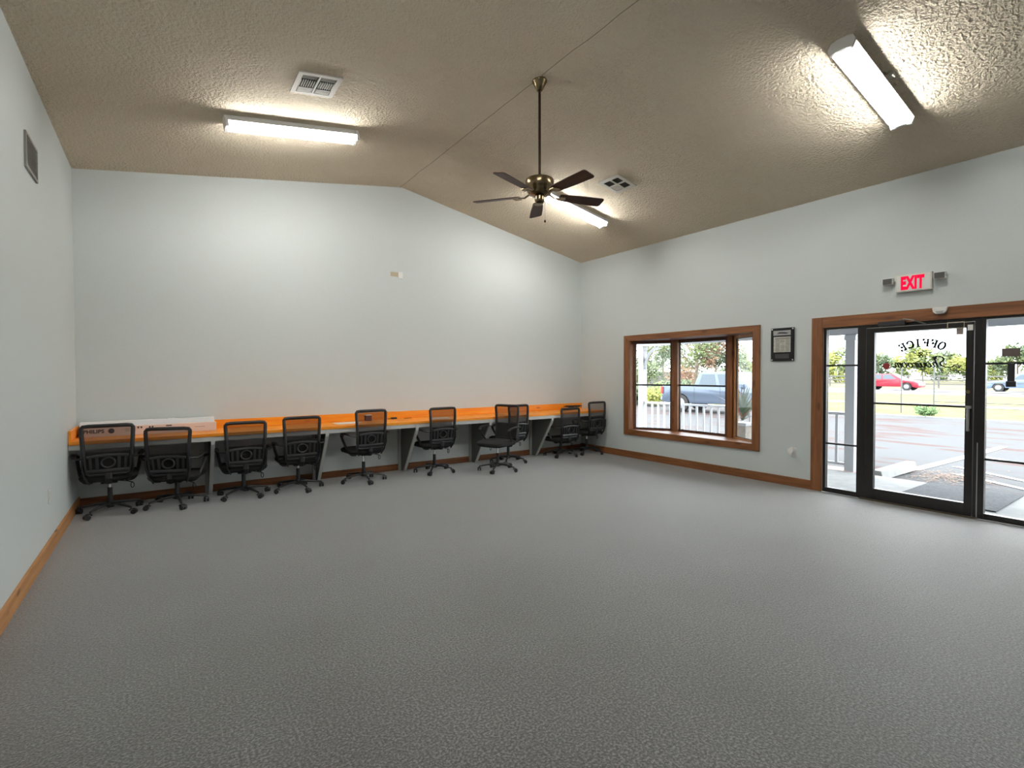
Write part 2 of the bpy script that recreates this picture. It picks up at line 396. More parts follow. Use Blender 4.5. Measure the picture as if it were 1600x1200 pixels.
# outer skin of bay, below and above
MB().prism([(x if x > XR+.1 else XR+T+.01, y) for x, y in polyo], 2, BZ1+.05, BZ1+.12).build('roof_board', 'paint_white', win)
def pane(P, Q, z0, z1, fwid, munt, matw, gz=None):
    """P,Q = inside face corners seen from the room, left to right"""
    P = Vector((P[0], P[1], 0)); Q = Vector((Q[0], Q[1], 0)); d = (Q-P); Ln = d.length; d.normalize()
    nrm = Vector((0,0,1)).cross(d)     # points outside for left-to-right = decreasing y ?
    if nrm.x < 0: nrm = -nrm
    mtx = Matrix(((d.x, nrm.x, 0, P.x), (d.y, nrm.y, 0, P.y), (0, 0, 1, 0), (0, 0, 0, 1)))
    fl, fr_ = fwid
    mb = MB()
    mb.box((0, 0, z0), (fl, .05, z1), mtx).box((Ln-fr_, 0, z0), (Ln, .05, z1), mtx)
    mb.box((fl, 0, z0), (Ln-fr_, .05, z0+.03), mtx).box((fl, 0, z1-.045), (Ln-fr_, .05, z1), mtx)
    sa = mb.build('sash', matw, win)
    g = .010
    mb = MB()
    x0, x1, y0, y1 = fl, Ln-fr_, z0+.03, z1-.045
    mb.box((x0, .012, y0), (x0+g, .03, y1), mtx).box((x1-g, .012, y0), (x1, .03, y1), mtx)
    mb.box((x0+g, .012, y0), (x1-g, .03, y0+g), mtx).box((x0+g, .012, y1-g), (x1-g, .03, y1), mtx)
    if munt: mb.box((x0+g, .008, munt-.014), (x1-g, .03, munt+.012), mtx)
    mb.build('muntin', 'gasket', sa)
    MB().box((x0+g, .020, y0+g), (x1-g, .024, y1-g), mtx).build('glass', 'glass', sa)
pane(A_, B_, BZ0, BZ1, (.05, .07), 1.245, 'bay2')
pane(B_, Cc, BZ0, BZ1, (.075, .065), 1.245, 'bay2')
pane(Cc, D_, BZ0, BZ1, (.17, .10), None, 'pine2')
MB().box((7.0, 5.29, BZ0), (7.075, 5.39, BZ1)).build('corner_post', 'cedar2', win)
MB().box((7.0, 4.31, BZ0), (7.075, 4.41, BZ1)).build('corner_post', 'bay2', win)
# mullion cover boards on the room side (the lighter wood strips)
mb = MB().box((6.985, 5.262, BZ0), (7.03, 5.30, BZ1)).build('mullion_cover', 'cedar2', win)
mb = MB().box((6.935, 4.262, BZ0), (6.985, 4.34, BZ1)).build('mullion_cover', 'cedar2', win)
MB().box((XR+.001, BY1-.012, BZ0), (6.75, BY1, BZ1)).build('jamb', 'cedar2', win)
MB().box((XR+.001, BY0, BZ0), (6.75, BY0+.012, BZ1)).build('jamb', 'cedar2', win)

# ------------------------------------------------------------------ storefront: casing, sidelights, door
for nm, a, b_, mt_, lab in (('trim_1', (XR-.025, DY1, 0), (XR, 2.985, 2.112), 'cedar2', 'stained wooden casing board left of the shop door'),
                       ('trim_2', (XR-.025, DY0-.125, 0), (XR, DY0, 2.112), 'cedar2', 'stained wooden casing board right of the shop door'),
                       ('trim_3', (XR-.025, DY0, DZ), (XR, DY1, 2.112), 'cedar1', 'stained wooden header board above the shop door')):
    struct(MB().box(a, b_).build(nm, mt_, bevel=.002), lab)
X0, X1 = XR+.005, XR+.07
struct(MB().box((XR-.045, 1.44, .0), (XR, 2.45, .012)).build('trim_4', flat('threshold_bronze', (.10, .075, .05), .4, .7), bevel=.003), 'thin bronze threshold strip at the foot of the shop door')
def sidelight(name, y0, y1, munts, lab):
    w = struct(thing(name, lab, None))
    f = .032
    mb = MB().box((X0, y0, 0), (X1, y0+f, DZ)).box((X0, y1-f, 0), (X1, y1, DZ)).box((X0, y0+f, 0), (X1, y1-f, .058)).box((X0, y0+f, 1.962), (X1, y1-f, DZ))
    fr = mb.build('frame', 'bronze', w, bevel=.002)
    for z in munts: MB().box((X0+.022, y0+f, z-.010), (X0+.045, y1-f, z+.010)).build('muntin', 'gasket', w)
    MB().box((X0+.031, y0+f, .058), (X0+.036, y1-f, 1.962)).build('glass', 'glass', w)
    return w
sidelight('window_2', 2.465, DY1, (1.530, .590), 'narrow dark framed glass sidelight left of the shop door')
w3 = sidelight('window_3', DY0, 1.425, (1.530, .590), 'dark framed glass sidelight right of the shop door')
MB().box((X0-.004, 1.440, .0), (X0+.01, 1.448, .75)).build('weather_strip', 'steel', w3)
# door
door = struct(thing('door_1', 'dark bronze framed glass shop door with reversed OFFICE & Showroom lettering', None, (0, 0, 0)))
mb = MB().box((X0, 2.41, 0), (X1, 2.465, DZ)).box((X0, 1.425, 0), (X1, 1.475, DZ)).box((X0, 1.475, 1.95), (X1, 2.41, DZ)).box((X0, 1.475, 0), (X1, 2.41, .012))
mb.build('frame', 'bronze', door)
mb = MB().box((X0-.012, 2.325, .014), (X1-.02, 2.405, 1.945)).box((X0-.012, 1.48, .014), (X1-.02, 1.540, 1.945))
mb.box((X0-.012, 1.540, .014), (X1-.02, 2.325, .135)).box((X0-.012, 1.540, 1.895), (X1-.02, 2.325, 1.945))
leaf = mb.build('door_leaf', 'bronze', door, bevel=.002)
g = MB().box((X0+.018, 1.54, .135), (X0+.024, 2.325, 1.895)).build('glass', 'glass', door)
MB().box((X0-.004, 1.54, 1.090), (X0+.03, 2.325, 1.110)).build('crossbar', 'gasket', door)
mb = MB().box((X0-.05, 1.488, 1.085), (X0-.012, 1.53, 1.112)).cyl((X0-.04, 1.51, 1.09), (X0-.04, 1.51, .86), .011)
mb.box((X0-.05, 1.50, .86), (X0-.012, 1.52, .885)); mb.build('door_handle', 'steel', door, bevel=.002)
mb = MB(); mb.cyl((X0-.012, 1.515, 1.252), (X0-.026, 1.515, 1.252), .018); mb.build('lock_cylinder', 'brass', door, smooth=True)
# closer
mb = MB().box((X0-.06, 2.03, 1.955), (X0-.012, 2.28, 2.005))
cl_ = mb.build('door_closer', 'grey_plastic', door, bevel=.006)
mb = MB().tube([(X0-.05, 2.08, 2.008), (X0-.12, 2.02, 2.015), (X0-.13, 1.93, 1.99)], .007, 6).tube([(X0-.13, 1.93, 1.99), (X0-.06, 1.88, 1.965), (X0-.015, 1.86, 1.955)], .007, 6)
mb.build('closer_arm', 'steel', cl_)
# stickers on the glass
XG = X0+.0165
mb = MB(); y0, y1, z0, z1 = 1.552, 1.688, 1.885, 1.955
xs = X0-.0135
for q in (((y0, z0), (y1, z0+.006)), ((y0, z1-.006), (y1, z1)), ((y0, z0), (y0+.006, z1)), ((y1-.006, z0), (y1, z1))):
    mb.box((xs-.002, q[0][0], q[0][1]), (xs, q[1][0], q[1][1]))
mb.build('paper_frame', 'tape', door)
MB().box((XG-.003, 1.567, 1.825), (XG, 1.622, 1.893)).build('glass_sticker', 'print_grey', door)
MB().box((X0-.016, 1.487, 1.862), (X0-.012, 1.528, 1.918)).build('white_sensor', 'white_plastic', door)
# lettering (on the outside of the glass, so reversed from here)
XD = X0+.0245
def lettermesh(strokes, width):
    mb = MB()
    for st in strokes:
        for (a, b_) in zip(st, st[1:]):
            a = Vector((a[0], a[1], 0)); b2 = Vector((b_[0], b_[1], 0)); d = b2-a
            if d.length < 1e-6: continue
            d.normalize(); nn = Vector((-d.y, d.x, 0)); w = width*(.55+.45*abs(d.y))
            a2 = a-d*width*.3; b3 = b2+d*width*.3
            p = [a2+nn*w/2, a2-nn*w/2, b3-nn*w/2, b3+nn*w/2]
            mb.prism([(q.x, q.y) for q in p], 2, 0, .0015)
    return mb
def arc(cx, cy, rx, ry, a0, a1, n=12):
    return [(cx+rx*math.cos(math.radians(a0+(a1-a0)*i/n)), cy+ry*math.sin(math.radians(a0+(a1-a0)*i/n))) for i in range(n+1)]
SER = {  # serif capitals in a 0..1 high box, centred on x
 'O': [arc(0, .5, .34, .5, 0, 360, 20)],
 'F': [[(-.2, 0), (-.2, 1)], [(-.34, 0), (-.06, 0)], [(-.34, 1), (.3, 1)], [(.3, 1), (.3, .8)], [(-.2, .52), (.14, .52)], [(.14, .62), (.14, .42)]],
 'I': [[(0, 0), (0, 1)], [(-.16, 0), (.16, 0)], [(-.16, 1), (.16, 1)]],
 'C': [arc(0, .5, .34, .5, 45, 315, 16), [(.26, .88), (.3, .68)]],
 'E': [[(-.2, 0), (-.2, 1)], [(-.34, 1), (.3, 1)], [(.3, 1), (.3, .82)], [(-.34, 0), (.32, 0)], [(.32, 0), (.32, .2)], [(-.2, .52), (.14, .52)], [(.14, .62), (.14, .42)]],
}
def add_letters(mbs_list, name):
    pass
H = .075
mtx_all = []
txt = 'OFFICE'; span = .30
tot = MB()
def stamp(tot, strokes, width, M3, thick=.0015):
    src = lettermesh(strokes, width)
    vm = {}
    for v in src.bm.verts: vm[v] = tot.bm.verts.new(M3 @ v.co)
    for f in src.bm.faces: tot.bm.faces.new([vm[v] for v in f.verts])
    src.bm.free()
# mirrored frame: local +x must run towards world +y as seen reversed from inside -> word starts at right (smaller y)
def outface(y, z, ang=0, s=1):
    base = Matrix(((0, 0, 1, XD), (1, 0, 0, y), (0, 1, 0, z), (0, 0, 0, 1)))
    return base @ Matrix.Rotation(ang, 4, 'Z') @ Matrix.Scale(s, 4)
R_ = .33; yc, zc = 1.905, 1.735-R_
for i, ch in enumerate(txt):
    th = math.radians(-27+i*54/5)
    stamp(tot, SER[ch], .27, outface(yc+R_*math.sin(th), zc+R_*math.cos(th)-.012, -th, H))
amp = [[(.32, .02), (-.2, .72), (-.16, .9), (0, 1), (.14, .88), (.1, .72), (-.28, .34), (-.26, .1), (-.06, 0), (.14, .1), (.34, .42)], [(.24, .42), (.44, .42)]]
stamp(tot, amp, .2, outface(1.912, 1.603, 0, .058))
# brush script Showroom
def shear(st, k=.45): return [[(x+k*y, y) for x, y in s_] for s_ in st]
SC = {
 'S': ([[(1.12, 1.22), (1.12, 1.42), (.92, 1.58), (.58, 1.58), (.30, 1.42), (.24, 1.16), (.42, .92), (.72, .74), (.88, .50), (.80, .20), (.48, .0), (.05, -.06), (-.35, .04), (-.62, .24)]], 1.28),
 'h': ([[(0, 0), (.02, 1.5)], [(.02, .45), (.2, .7), (.42, .68), (.42, .1), (.55, 0), (.7, .12)]], .72),
 'o': ([arc(.3, .34, .27, .34, 90, 450, 12), [(.4, .6), (.75, .62)]], .74),
 'w': ([[(0, .68), (.02, .12), (.2, 0), (.38, .14), (.4, .62), (.4, .14), (.58, 0), (.76, .16), (.78, .62), (.95, .58)]], .96),
 'r': ([[(.02, .68), (.05, 0)], [(.05, .4), (.25, .68), (.42, .62)]], .50),
 'm': ([[(.02, .68), (.02, 0)], [(.02, .45), (.18, .7), (.34, .62), (.34, 0)], [(.34, .45), (.5, .7), (.66, .62), (.66, .1), (.8, 0), (1.0, .15)]], 1.0),
}
x = 0; sc = .060
word = 'Showroom'; Wd = sum(SC[c][1] for c in word)
y_start = 1.675 ; s_ = (2.150-1.675)/Wd
for ch in word:
    st, adv = SC[ch]
    stamp(tot, shear(st, .35), .19 if ch != 'S' else .22, outface(y_start + x*s_, 1.500, 0, s_))
    x += adv
# long tail swash under the S
tot.build('lettering', 'grey_vinyl', door)
mb = MB(); mb.cyl((XD, 2.222, 1.517), (XD+.0015, 2.222, 1.517), .034, seg=24); st_ = mb.build('round_sticker', 'red_vinyl', door)
st_['label'] = 'round red sticker on the door glass'
# brown notice hung on the right sidelight and black pull box
o = MB().box((X0+.012, 1.157, 1.595), (X0+.022, 1.283, 1.672)).build('hanging_notice', 'sign_back', bevel=.003)
tag(o, 'small brown notice fixed to the right sidelight glass, back side showing', 'sign')
mb = MB().box((X0-.002, 1.188, 1.33), (X0+.030, 1.240, 1.535))
k_ = thing('mail_holder', 'tall black holder box fixed on the right sidelight glass below the brown notice', 'box')
mb.build('housing', 'black_plastic', k_, bevel=.006)
MB().box((X0-.004, 1.178, 1.305), (X0+.03, 1.250, 1.36)).build('tray', 'black_plastic', k_, bevel=.006)

# ------------------------------------------------------------------ exit sign, sensor, plaque, outlets
ex = thing('exit_sign', 'white emergency exit sign with red letters and two side lamps above the shop door', 'sign', (XR, 1.963, 2.40))
MB().box((-.055, -.158, -.093), (0, .158, .093)).build('housing', 'cream_plastic', ex, bevel=.006)
MB().box((-.058, -.145, -.082), (-.0551, .145, .082)).build('face_panel', 'white_plastic', ex)
me = text_mesh('EXIT', .16, .009, 0, .001, 1.06)
bbx = [v.co for v in me.vertices]; w_ = max(v.x for v in bbx)-min(v.x for v in bbx); h_ = max(v.y for v in bbx)-min(v.y for v in bbx)
cx_ = (max(v.x for v in bbx)+min(v.x for v in bbx))/2; cy_ = (max(v.y for v in bbx)+min(v.y for v in bbx))/2
me.transform(Matrix.Translation((-cx_, -cy_, 0)))
place_mesh(me, 'letters', 'exit_red', onright(-.0595, .005, 0, .205/w_, .145/h_), ex)
for sgn in (1, -1):
    hd = MB().box((-.075, -.048, -.036), (-.02, .048, .036)).build('lamp_head', 'white_plastic', ex, bevel=.006, loc=(0, sgn*.224, .035))
    MB().box((-.080, -.042, -.030), (-.0751, .042, .030)).build('lens', 'lamp_lens', hd)
    mb = MB().cyl((-.03, 0, 0), (-.03, -sgn*.03, 0), .010); mb.build('swivel', 'steel', hd).location = (0, -sgn*.048, -.01)
se = thing('motion_sensor', 'small white rounded motion sensor on the header board above the shop door', 'sensor', (XR-.025, 1.735, 2.075))
MB().prism([(-.062, .035), (.062, .035), (.055, -.01), (.03, -.032), (-.03, -.032), (-.055, -.01)], 0, -.045, -.001).build('housing', 'white_plastic', se, bevel=.006)
MB().prism([(-.035, -.003), (.035, -.003), (.022, -.026), (-.022, -.026)], 0, -.050, -.0455).build('lens', 'silver', se)
pl = thing('wall_plaque', 'black wall plaque holding a framed news clipping between window and door', 'plaque', (XR, 3.345, 1.81))
MB().box((-.018, -.148, -.214), (-.003, .148, .214)).build('board', 'black_gloss', pl, bevel=.003)
MB().box((-.021, -.105, .118), (-.0182, .115, .180)).build('title_plate', 'silver', pl)
MB().prism([(.07, .140), (.04, .160), (-.02, .158), (-.09, .146), (-.05, .136), (.0, .140)], 0, -.022, -.0211).build('title_artwork', 'grey_vinyl', pl)
cp = MB().box((-.021, -.105, -.098), (-.0182, .110, .100)).build('clipping', 'newsprint', pl)
mb = MB()
for i in range(3):
    y = .085 - i*.064
    for j in range(9):
        z = .055 - j*.017
        if i == 1 and 2 <= j <= 3: continue
        mb.box((-.0215, y-.052, z-.005), (-.0211, y, z+.005))
mb.box((-.0215, -.095, .066), (-.0211, .095, .086))
mb.build('text_columns', 'newsink', cp)
MB().box((-.021, -.085, -.178), (-.0182, .090, -.122)).build('name_plate', 'print_dark', pl)
for sy in (1, -1):
    for sz in (1, -1): MB().lathe([(.009, 0), (.009, .004), (.005, .007)]).build('standoff_screw', 'white_metal', pl).matrix_local = Matrix.Translation((-.018, sy*.132, sz*.198)) @ Matrix.Rotation(-PI/2, 4, 'Y')
def outlet(name, loc, rz, lab, extra=None):
    o = thing(name, lab, 'outlet', loc, rz)
    MB().box((-.036, -.006, -.058), (.036, -.0005, .058)).build('cover_plate', 'white_plastic', o, bevel=.002)
    for z in (.02, -.02): MB().box((-.016, -.008, z-.014), (.016, -.0061, z+.014)).build('socket', 'cream_plastic', o, bevel=.001)
    return o
outlet('wall_outlet', (XR, 6.497, .43), -PI/2, 'white wall outlet on the right wall beside the corner chair')
outlet('wall_outlet', (XL, 5.48, .455), PI/2, 'white wall outlet low on the left wall')
o = outlet('wall_outlet', (XR, 3.20, .437), -PI/2, 'white wall outlet behind the round plug-in near the shop door')
pg = thing('air_freshener', 'round white plug-in air freshener sticking out of the outlet near the shop door', 'air freshener', (XR-.0085, 3.215, .457), -PI/2)
mb = MB(); mb.cyl((0, 0, 0), (0, -.05, 0), .036, .033, 20); mb.build('body', 'white_plastic', pg, bevel=0, smooth=True)
mb = MB(); mb.cyl((0, -.012, -.032), (0, -.048, -.032), .024, seg=16); mb.build('refill', 'cream_plastic', pg, smooth=True)
# patches on back wall
o = MB().box((2.795, YB-.003, 2.888), (2.912, YB, 2.955)).build('patch_label', 'tape'); tag(o, 'small tan patch high on the back wall', 'patch')
o = MB().box((2.915, YB-.012, 2.868), (2.985, YB, 2.962)).build('cable_plate', 'white_plastic', bevel=.003); tag(o, 'small white blank plate high on the back wall', 'wall plate')
# left wall grille
gr = thing('wall_grille', 'grey rectangular return air grille high on the left wall', 'vent', (XL, 5.035, 3.02))
mb = MB().box((.0005, -.20, -.125), (.014, .20, -.105)).box((.0005, -.20, .105), (.014, .20, .125)).box((.0005, -.20, -.105), (.014, -.18, .105)).box((.0005, .18, -.105), (.014, .20, .105))
mb.build('frame', 'grille_grey', gr)
mb = MB()
for i in range(13):
    z = -.1+i*.0165; mb.prism([(.001, z), (.011, z-.008), (.012, z-.006), (.002, z+.002)], 1, -.18, .18)
mb.build('louvers', 'grille_grey', gr)
# fix prism axis order: (x,z) points with axis 1 handled above

# ------------------------------------------------------------------ ceiling things
def slope(x, side):   # ceiling height
    return HL+(x-XL)*sL if side < 0 else HR+(XR-x)*sR
def ceil_empty(name, lab, cat, x, y, side, group=None):
    e = thing(name, lab, cat, (x, y, slope(x, side)), 0, group)
    a = math.atan(sL) if side < 0 else math.atan(-sR)
    e.rotation_euler = (0, -a, 0)
    return e
def build_fixture(name, lab, x, y, side):
    f = ceil_empty(name, lab, 'ceiling light', x, y, side, 'fluorescent ceiling lights')
    hl = .615
    MB().prism([(-.050, -.001), (.050, -.001), (.060, -.034), (.096, -.060), (.096, -.064), (.012, -.074), (-.012, -.074), (-.096, -.064), (-.096, -.060), (-.060, -.034)], 0, -hl+.012, hl-.012).build('housing', 'white_metal', f)
    for s_ in (1, -1):
        mb = MB().cyl((-hl+.02, s_*.052, -.092), (hl-.02, s_*.052, -.092), .018, seg=16); mb.build('tube', 'tube', f, smooth=True)
        MB().prism([(-.095, -.055), (-.075, -.012), (-.04, -.001), (.04, -.001), (.075, -.012), (.095, -.055), (.078, -.114), (.03, -.100), (-.03, -.100), (-.078, -.114)], 0, s_*hl-.012, s_*hl+.012).build('end_cap', 'white_metal', f)
    return f
build_fixture('fluorescent_light', 'two-tube fluorescent batten on the left ceiling slope below the louvred vent', 1.12, 5.43, -1)
build_fixture('fluorescent_light', 'two-tube fluorescent batten on the far right slope, partly behind the fan blades', 4.90, 5.47, 1)
f3 = build_fixture('fluorescent_light', 'two-tube fluorescent batten on the right slope at the upper right, knockout bracket beside it', 4.885, 1.745, 1)
MB().box((-.02, -.135, -.03), (.025, -.056, -.002)).build('side_bracket', 'vent_metal', f3)
build_fixture('fluorescent_light', 'two-tube fluorescent batten on the left slope nearest the viewer', 1.12, 1.75, -1)
# vents
v = ceil_empty('ceiling_vent', 'square white louvred vent on the left ceiling slope above the light', 'vent', 1.125, 4.57, -1)
mb = MB()
for a, b_ in (((-.18, -.18), (.18, -.145)), ((-.18, .145), (.18, .18)), ((-.18, -.145), (-.14, .145)), ((.14, -.145), (.18, .145)), ((-.008, -.145), (.008, .145))):
    mb.box((a[0], a[1], -.012), (b_[0], b_[1], -.001))
mb.build('frame', 'vent_metal', v)
MB().box((-.14, -.145, -.003), (.14, .145, -.001)).build('duct_opening', 'vent_dark', v)
for s_ in (-1, 1):
    mb = MB()
    for i in range(7):
        x = s_*.020+s_*i*.0185
        mb.prism([(x, -.004), (x+.002*s_, -.013), (x+.008*s_, -.013), (x+.006*s_, -.004)], 1, -.065, .045)
    mb.build('curved_louvers', 'vent_metal', v)
    mb = MB()
    for i in range(4):
        y = -.135+i*.016; mb.box((s_*.075-.06, y, -.009), (s_*.075+.06, y+.003, -.004))
    mb.build('thin_louvers', 'vent_metal', v); mb = MB()
    for i in range(4):
        y = .062+i*.02; mb.box((s_*.075-.06, y, -.013), (s_*.075+.06, y+.013, -.009))
    mb.build('cross_louvers', 'vent_metal', v)
v = ceil_empty('ceiling_vent', 'square four-panel vent on the right ceiling slope beside the fan', 'vent', 4.835, 4.575, 1)
mb = MB()
for a, b_ in (((-.18, -.17), (.18, -.125)), ((-.18, .125), (.18, .17)), ((-.18, -.125), (-.125, .125)), ((.125, -.125), (.18, .125)), ((-.012, -.125), (.012, .125)), ((-.125, -.012), (-.012, .012)), ((.012, -.012), (.125, .012))):
    mb.box((a[0], a[1], -.012), (b_[0], b_[1], -.001))
mb.build('frame', 'vent_metal', v)
MB().box((-.125, -.125, -.003), (.125, .125, -.001)).build('duct_opening', 'vent_dark', v)
mb = MB()
for i in range(7):
    x = .016+i*.0145; mb.prism([(x, -.004), (x+.003, -.004), (x+.012, -.012), (x+.009, -.012)], 1, .014, .12)
mb.build('louvers', 'vent_metal', v)

# fan
FX, FY = 2.981, 3.818
fan = thing('ceiling_fan', 'five-blade bronze ceiling fan hanging on a long rod from the ridge', 'ceiling fan', (FX, FY, HZ))
MB().lathe([(.020, -.105), (.028, -.100), (.050, -.055), (.068, -.022), (.072, -.016), (.072, -.002)]).build('canopy', 'brass', fan, smooth=True)
mb = MB().cyl((0, 0, -.10), (0, 0, -.93), .0125, seg=12); mb.build('downrod', 'dark_bronze', fan, smooth=True)
MB().lathe([(.024, -.895), (.030, -.925), (.120, -.932), (.134, -.942), (.137, -.955), (.137, -1.010), (.130, -1.020), (.122, -1.045), (.105, -1.078), (.075, -1.09), (.05, -1.095)]).build('motor_housing', 'brass', fan, smooth=True)
MB().lathe([(.046, -1.093), (.048, -1.13), (.045, -1.145), (.035, -1.16), (.02, -1.165)]).build('switch_housing', 'brass', fan, smooth=True)
mb = MB().tube([(.05, -.01, -1.14), (.056, -.012, -1.15), (.056, -.012, -1.31)], .0022, 5); ch_ = mb.build('pull_chain', 'steel', fan)
MB().lathe([(.003, -1.338), (.009, -1.333), (.010, -1.322), (.004, -1.31)], (.056, -.012, 0)).build('chain_pull', 'dark_bronze', ch_)
for k in range(5):
    a = math.radians(-16+72*k)
    Rz = Matrix.Rotation(a, 4, 'Z'); 
    mb = MB().tube([(.10, 0, -1.07), (.15, 0, -1.098), (.21, 0, -1.096)], .02, 6, flat_=(1, .25))
    mb.prism([(.19, -.045), (.25, -.05), (.27, 0), (.25, .05), (.19, .045)], 2, -1.098, -1.093)
    br = mb.build('blade_iron', 'brass', fan); br.matrix_local = Rz
    w0, w1, N = .052, .068, 10
    pts = [(.20, -w0+.012), (.215, -w0), (.45, -w1+.003), (.64, -w1), (.658, -w1+.008), (.665, -w1+.025), (.665, w1-.025), (.658, w1-.008), (.64, w1), (.45, w1-.003), (.215, w0), (.20, w0-.012)]
    bl = MB().prism(pts, 2, -.004, .004).build('blade', 'blade', fan, bevel=.0015)
    bl.matrix_local = Matrix.Translation((0, 0, -1.085)) @ Rz @ Matrix.Rotation(math.radians(-13), 4, 'X')

# ------------------------------------------------------------------ desk
YD, ZD = 6.54, .776
dk = thing('long_desk', 'long orange wooden wall-to-wall desk with grey rail and tapered grey brackets', 'desk', (0, 0, 0))
MB().box((XL+.002, YD, ZD-.036), (XR-.002, YB-.002, ZD)).build('desktop', 'orange', dk, bevel=.003)
MB().box((XL+.002, YB-.022, ZD+.001), (XR-.002, YB-.002, .882)).build('backsplash', 'orange', dk, bevel=.002)
MB().box((XL+.002, YD+.01, ZD+.001), (XL+.022, YB-.023, .882)).build('side_splash', 'orange', dk, bevel=.002)
MB().box((XL+.002, YD+.008, ZD-.088), (XR-.002, YD+.030, ZD-.037)).build('front_rail', 'panel_edge', dk, bevel=.002)
for x in (.460, 1.705, 2.93, 4.15, 5.385):
    pf = [(YD+.031, ZD-.038), (YD+.031, ZD-.12), (YB-.16, .002), (YB-.021, .002), (YB-.021, ZD-.038)]
    p_ = MB().prism(pf, 0, x-.009, x+.009).build('bracket_panel', 'panel_grey', dk)
    e_ = [(YD+.002, ZD-.040), (YD+.030, ZD-.040), (YD+.030, ZD-.12), (YB-.150, .004), (YB-.172, .004), (YD+.002, ZD-.125)]
    MB().prism(e_, 0, x-.019, x+.019).build('bracket_edge', 'panel_edge', p_)
    MB().box((x-.048, YB-.045, .002), (x-.010, YB-.021, ZD-.06)).build('cleat', 'desk_grey', p_)

# things on the desk
bx = thing('printed_carton', 'long flat printed carton with dark lettering lying on the left end of the desk', 'box', (-.10, 6.94, ZD+.001))
b1 = MB().box((-.62, -.05, 0), (.62, .045, .10)).build('carton', 'card_print', bx, bevel=.002)
me = text_mesh('PHILIPS', .052, .0022, 0, .0004, 1.05)
place_mesh(me, 'brand_lettering', 'print_dark', onback(-.502, -.0506, .056), bx)
mb = MB().cyl((-.355, -.0502, .057), (-.355, -.0512, .057), .027, seg=20); mb.build('round_emblem', 'print_dark', bx)
mb = MB()
for x, z, w in ((-.21, .075, .05), (-.21, .062, .065), (-.21, .049, .045), (.455, .055, .10)): MB().box((x-w/2, -.0508, z-.003), (x+w/2, -.0502, z+.003)).build('printed_line', 'print_grey', bx)
mb = MB()
for x in (-.122, -.094, -.019, .006): MB().box((x-.008, -.0508, .070), (x+.008, -.0502, .090)).build('handling_symbol', 'print_dark', bx)
MB().box((.13, -.0508, .080), (.185, -.0502, .092)).build('handling_symbol', 'print_dark', bx)
wb_ = thing('white_carton', 'long plain white carton standing behind the printed carton against the backsplash', 'box', (-.10, 7.055, ZD+.001))
MB().box((-.625, -.06, 0), (.61, .06, .150)).build('carton', 'card_white', wb_, bevel=.002)
MB().box((.15, -.055, .1505), (.22, .03, .158)).build('loose_flap', 'card_white', wb_)
def paper(x, y, rz, w, h, lab, mat='paper'):
    o = MB().box((-w/2, -h/2, 0), (w/2, h/2, .0015)).build('paper_sheet', mat, loc=(x, y, ZD+.0005)); o.rotation_euler = (0, 0, rz); tag(o, lab, 'paper', 'papers on the desk')
paper(2.06, 6.87, .1, .34, .24, 'white paper sheet on the orange desk behind the highest chair, left of it')
paper(3.42, 6.80, -.1, .30, .22, 'white paper sheet on the desk seen through the middle chair mesh')
o = thing('power_adapter', 'small black power adapter lying on the desk right of the highest chair', 'adapter', (2.80, 7.08, ZD+.0005))
MB().box((-.04, -.025, 0), (.04, .025, .024)).build('body', 'black_plastic', o, bevel=.004)
mb = MB().tube([(-.04, 0, .01), (-.07, .01, .006), (-.09, -.01, .005), (-.10, -.03, .005)], .004, 6); mb.build('cord', 'cable', o)
o = MB().tube([(2.95, 7.06, ZD+.006), (2.99, 7.05, ZD+.005), (3.04, 7.065, ZD+.005), (3.07, 7.06, ZD+.005)], .004, 6).build('loose_cable', 'cable'); tag(o, 'short black cable end on the desk right of the power adapter', 'cable')
o = thing('small_carton', 'small dark red carton with pale lid on the desk behind the highest chair', 'box', (2.40, 7.04, ZD+.001))
MB().box((-.04, -.04, 0), (.04, .04, .075)).build('carton', flat('carton_dark_red', (.16, .05, .035), .6), o, bevel=.002)
MB().box((-.042, -.042, .0755), (.042, .042, .082)).build('lid', 'paper', o)
# pile of cables and power strip in the right corner
o = thing('power_strip', 'dark power strip under the cable tangle in the far right corner of the desk', 'power strip', (6.17, 7.02, ZD+.001), .1)
MB().box((-.19, -.025, 0), (.19, .025, .035)).build('body', 'grey_plastic', o, bevel=.004)
mb = MB()
for i in range(5): MB().box((-.15+i*.07, -.012, .0355), (-.12+i*.07, .012, .037)).build('socket', 'cable', o)
random.seed(11); pts = []
for i in range(150):
    a = i*.42; r = .07+.05*math.sin(i*.23)
    pts.append((6.22+1.7*r*math.cos(a)+.05*math.sin(i*.11), 6.97+.55*r*math.sin(a), ZD+.045+.03*abs(math.sin(i*.19))))
o = MB().tube(pts, .0045, 5).build('cable_tangle', 'cable'); tag(o, 'tangle of black cables heaped in the far right corner of the desk', 'cables')

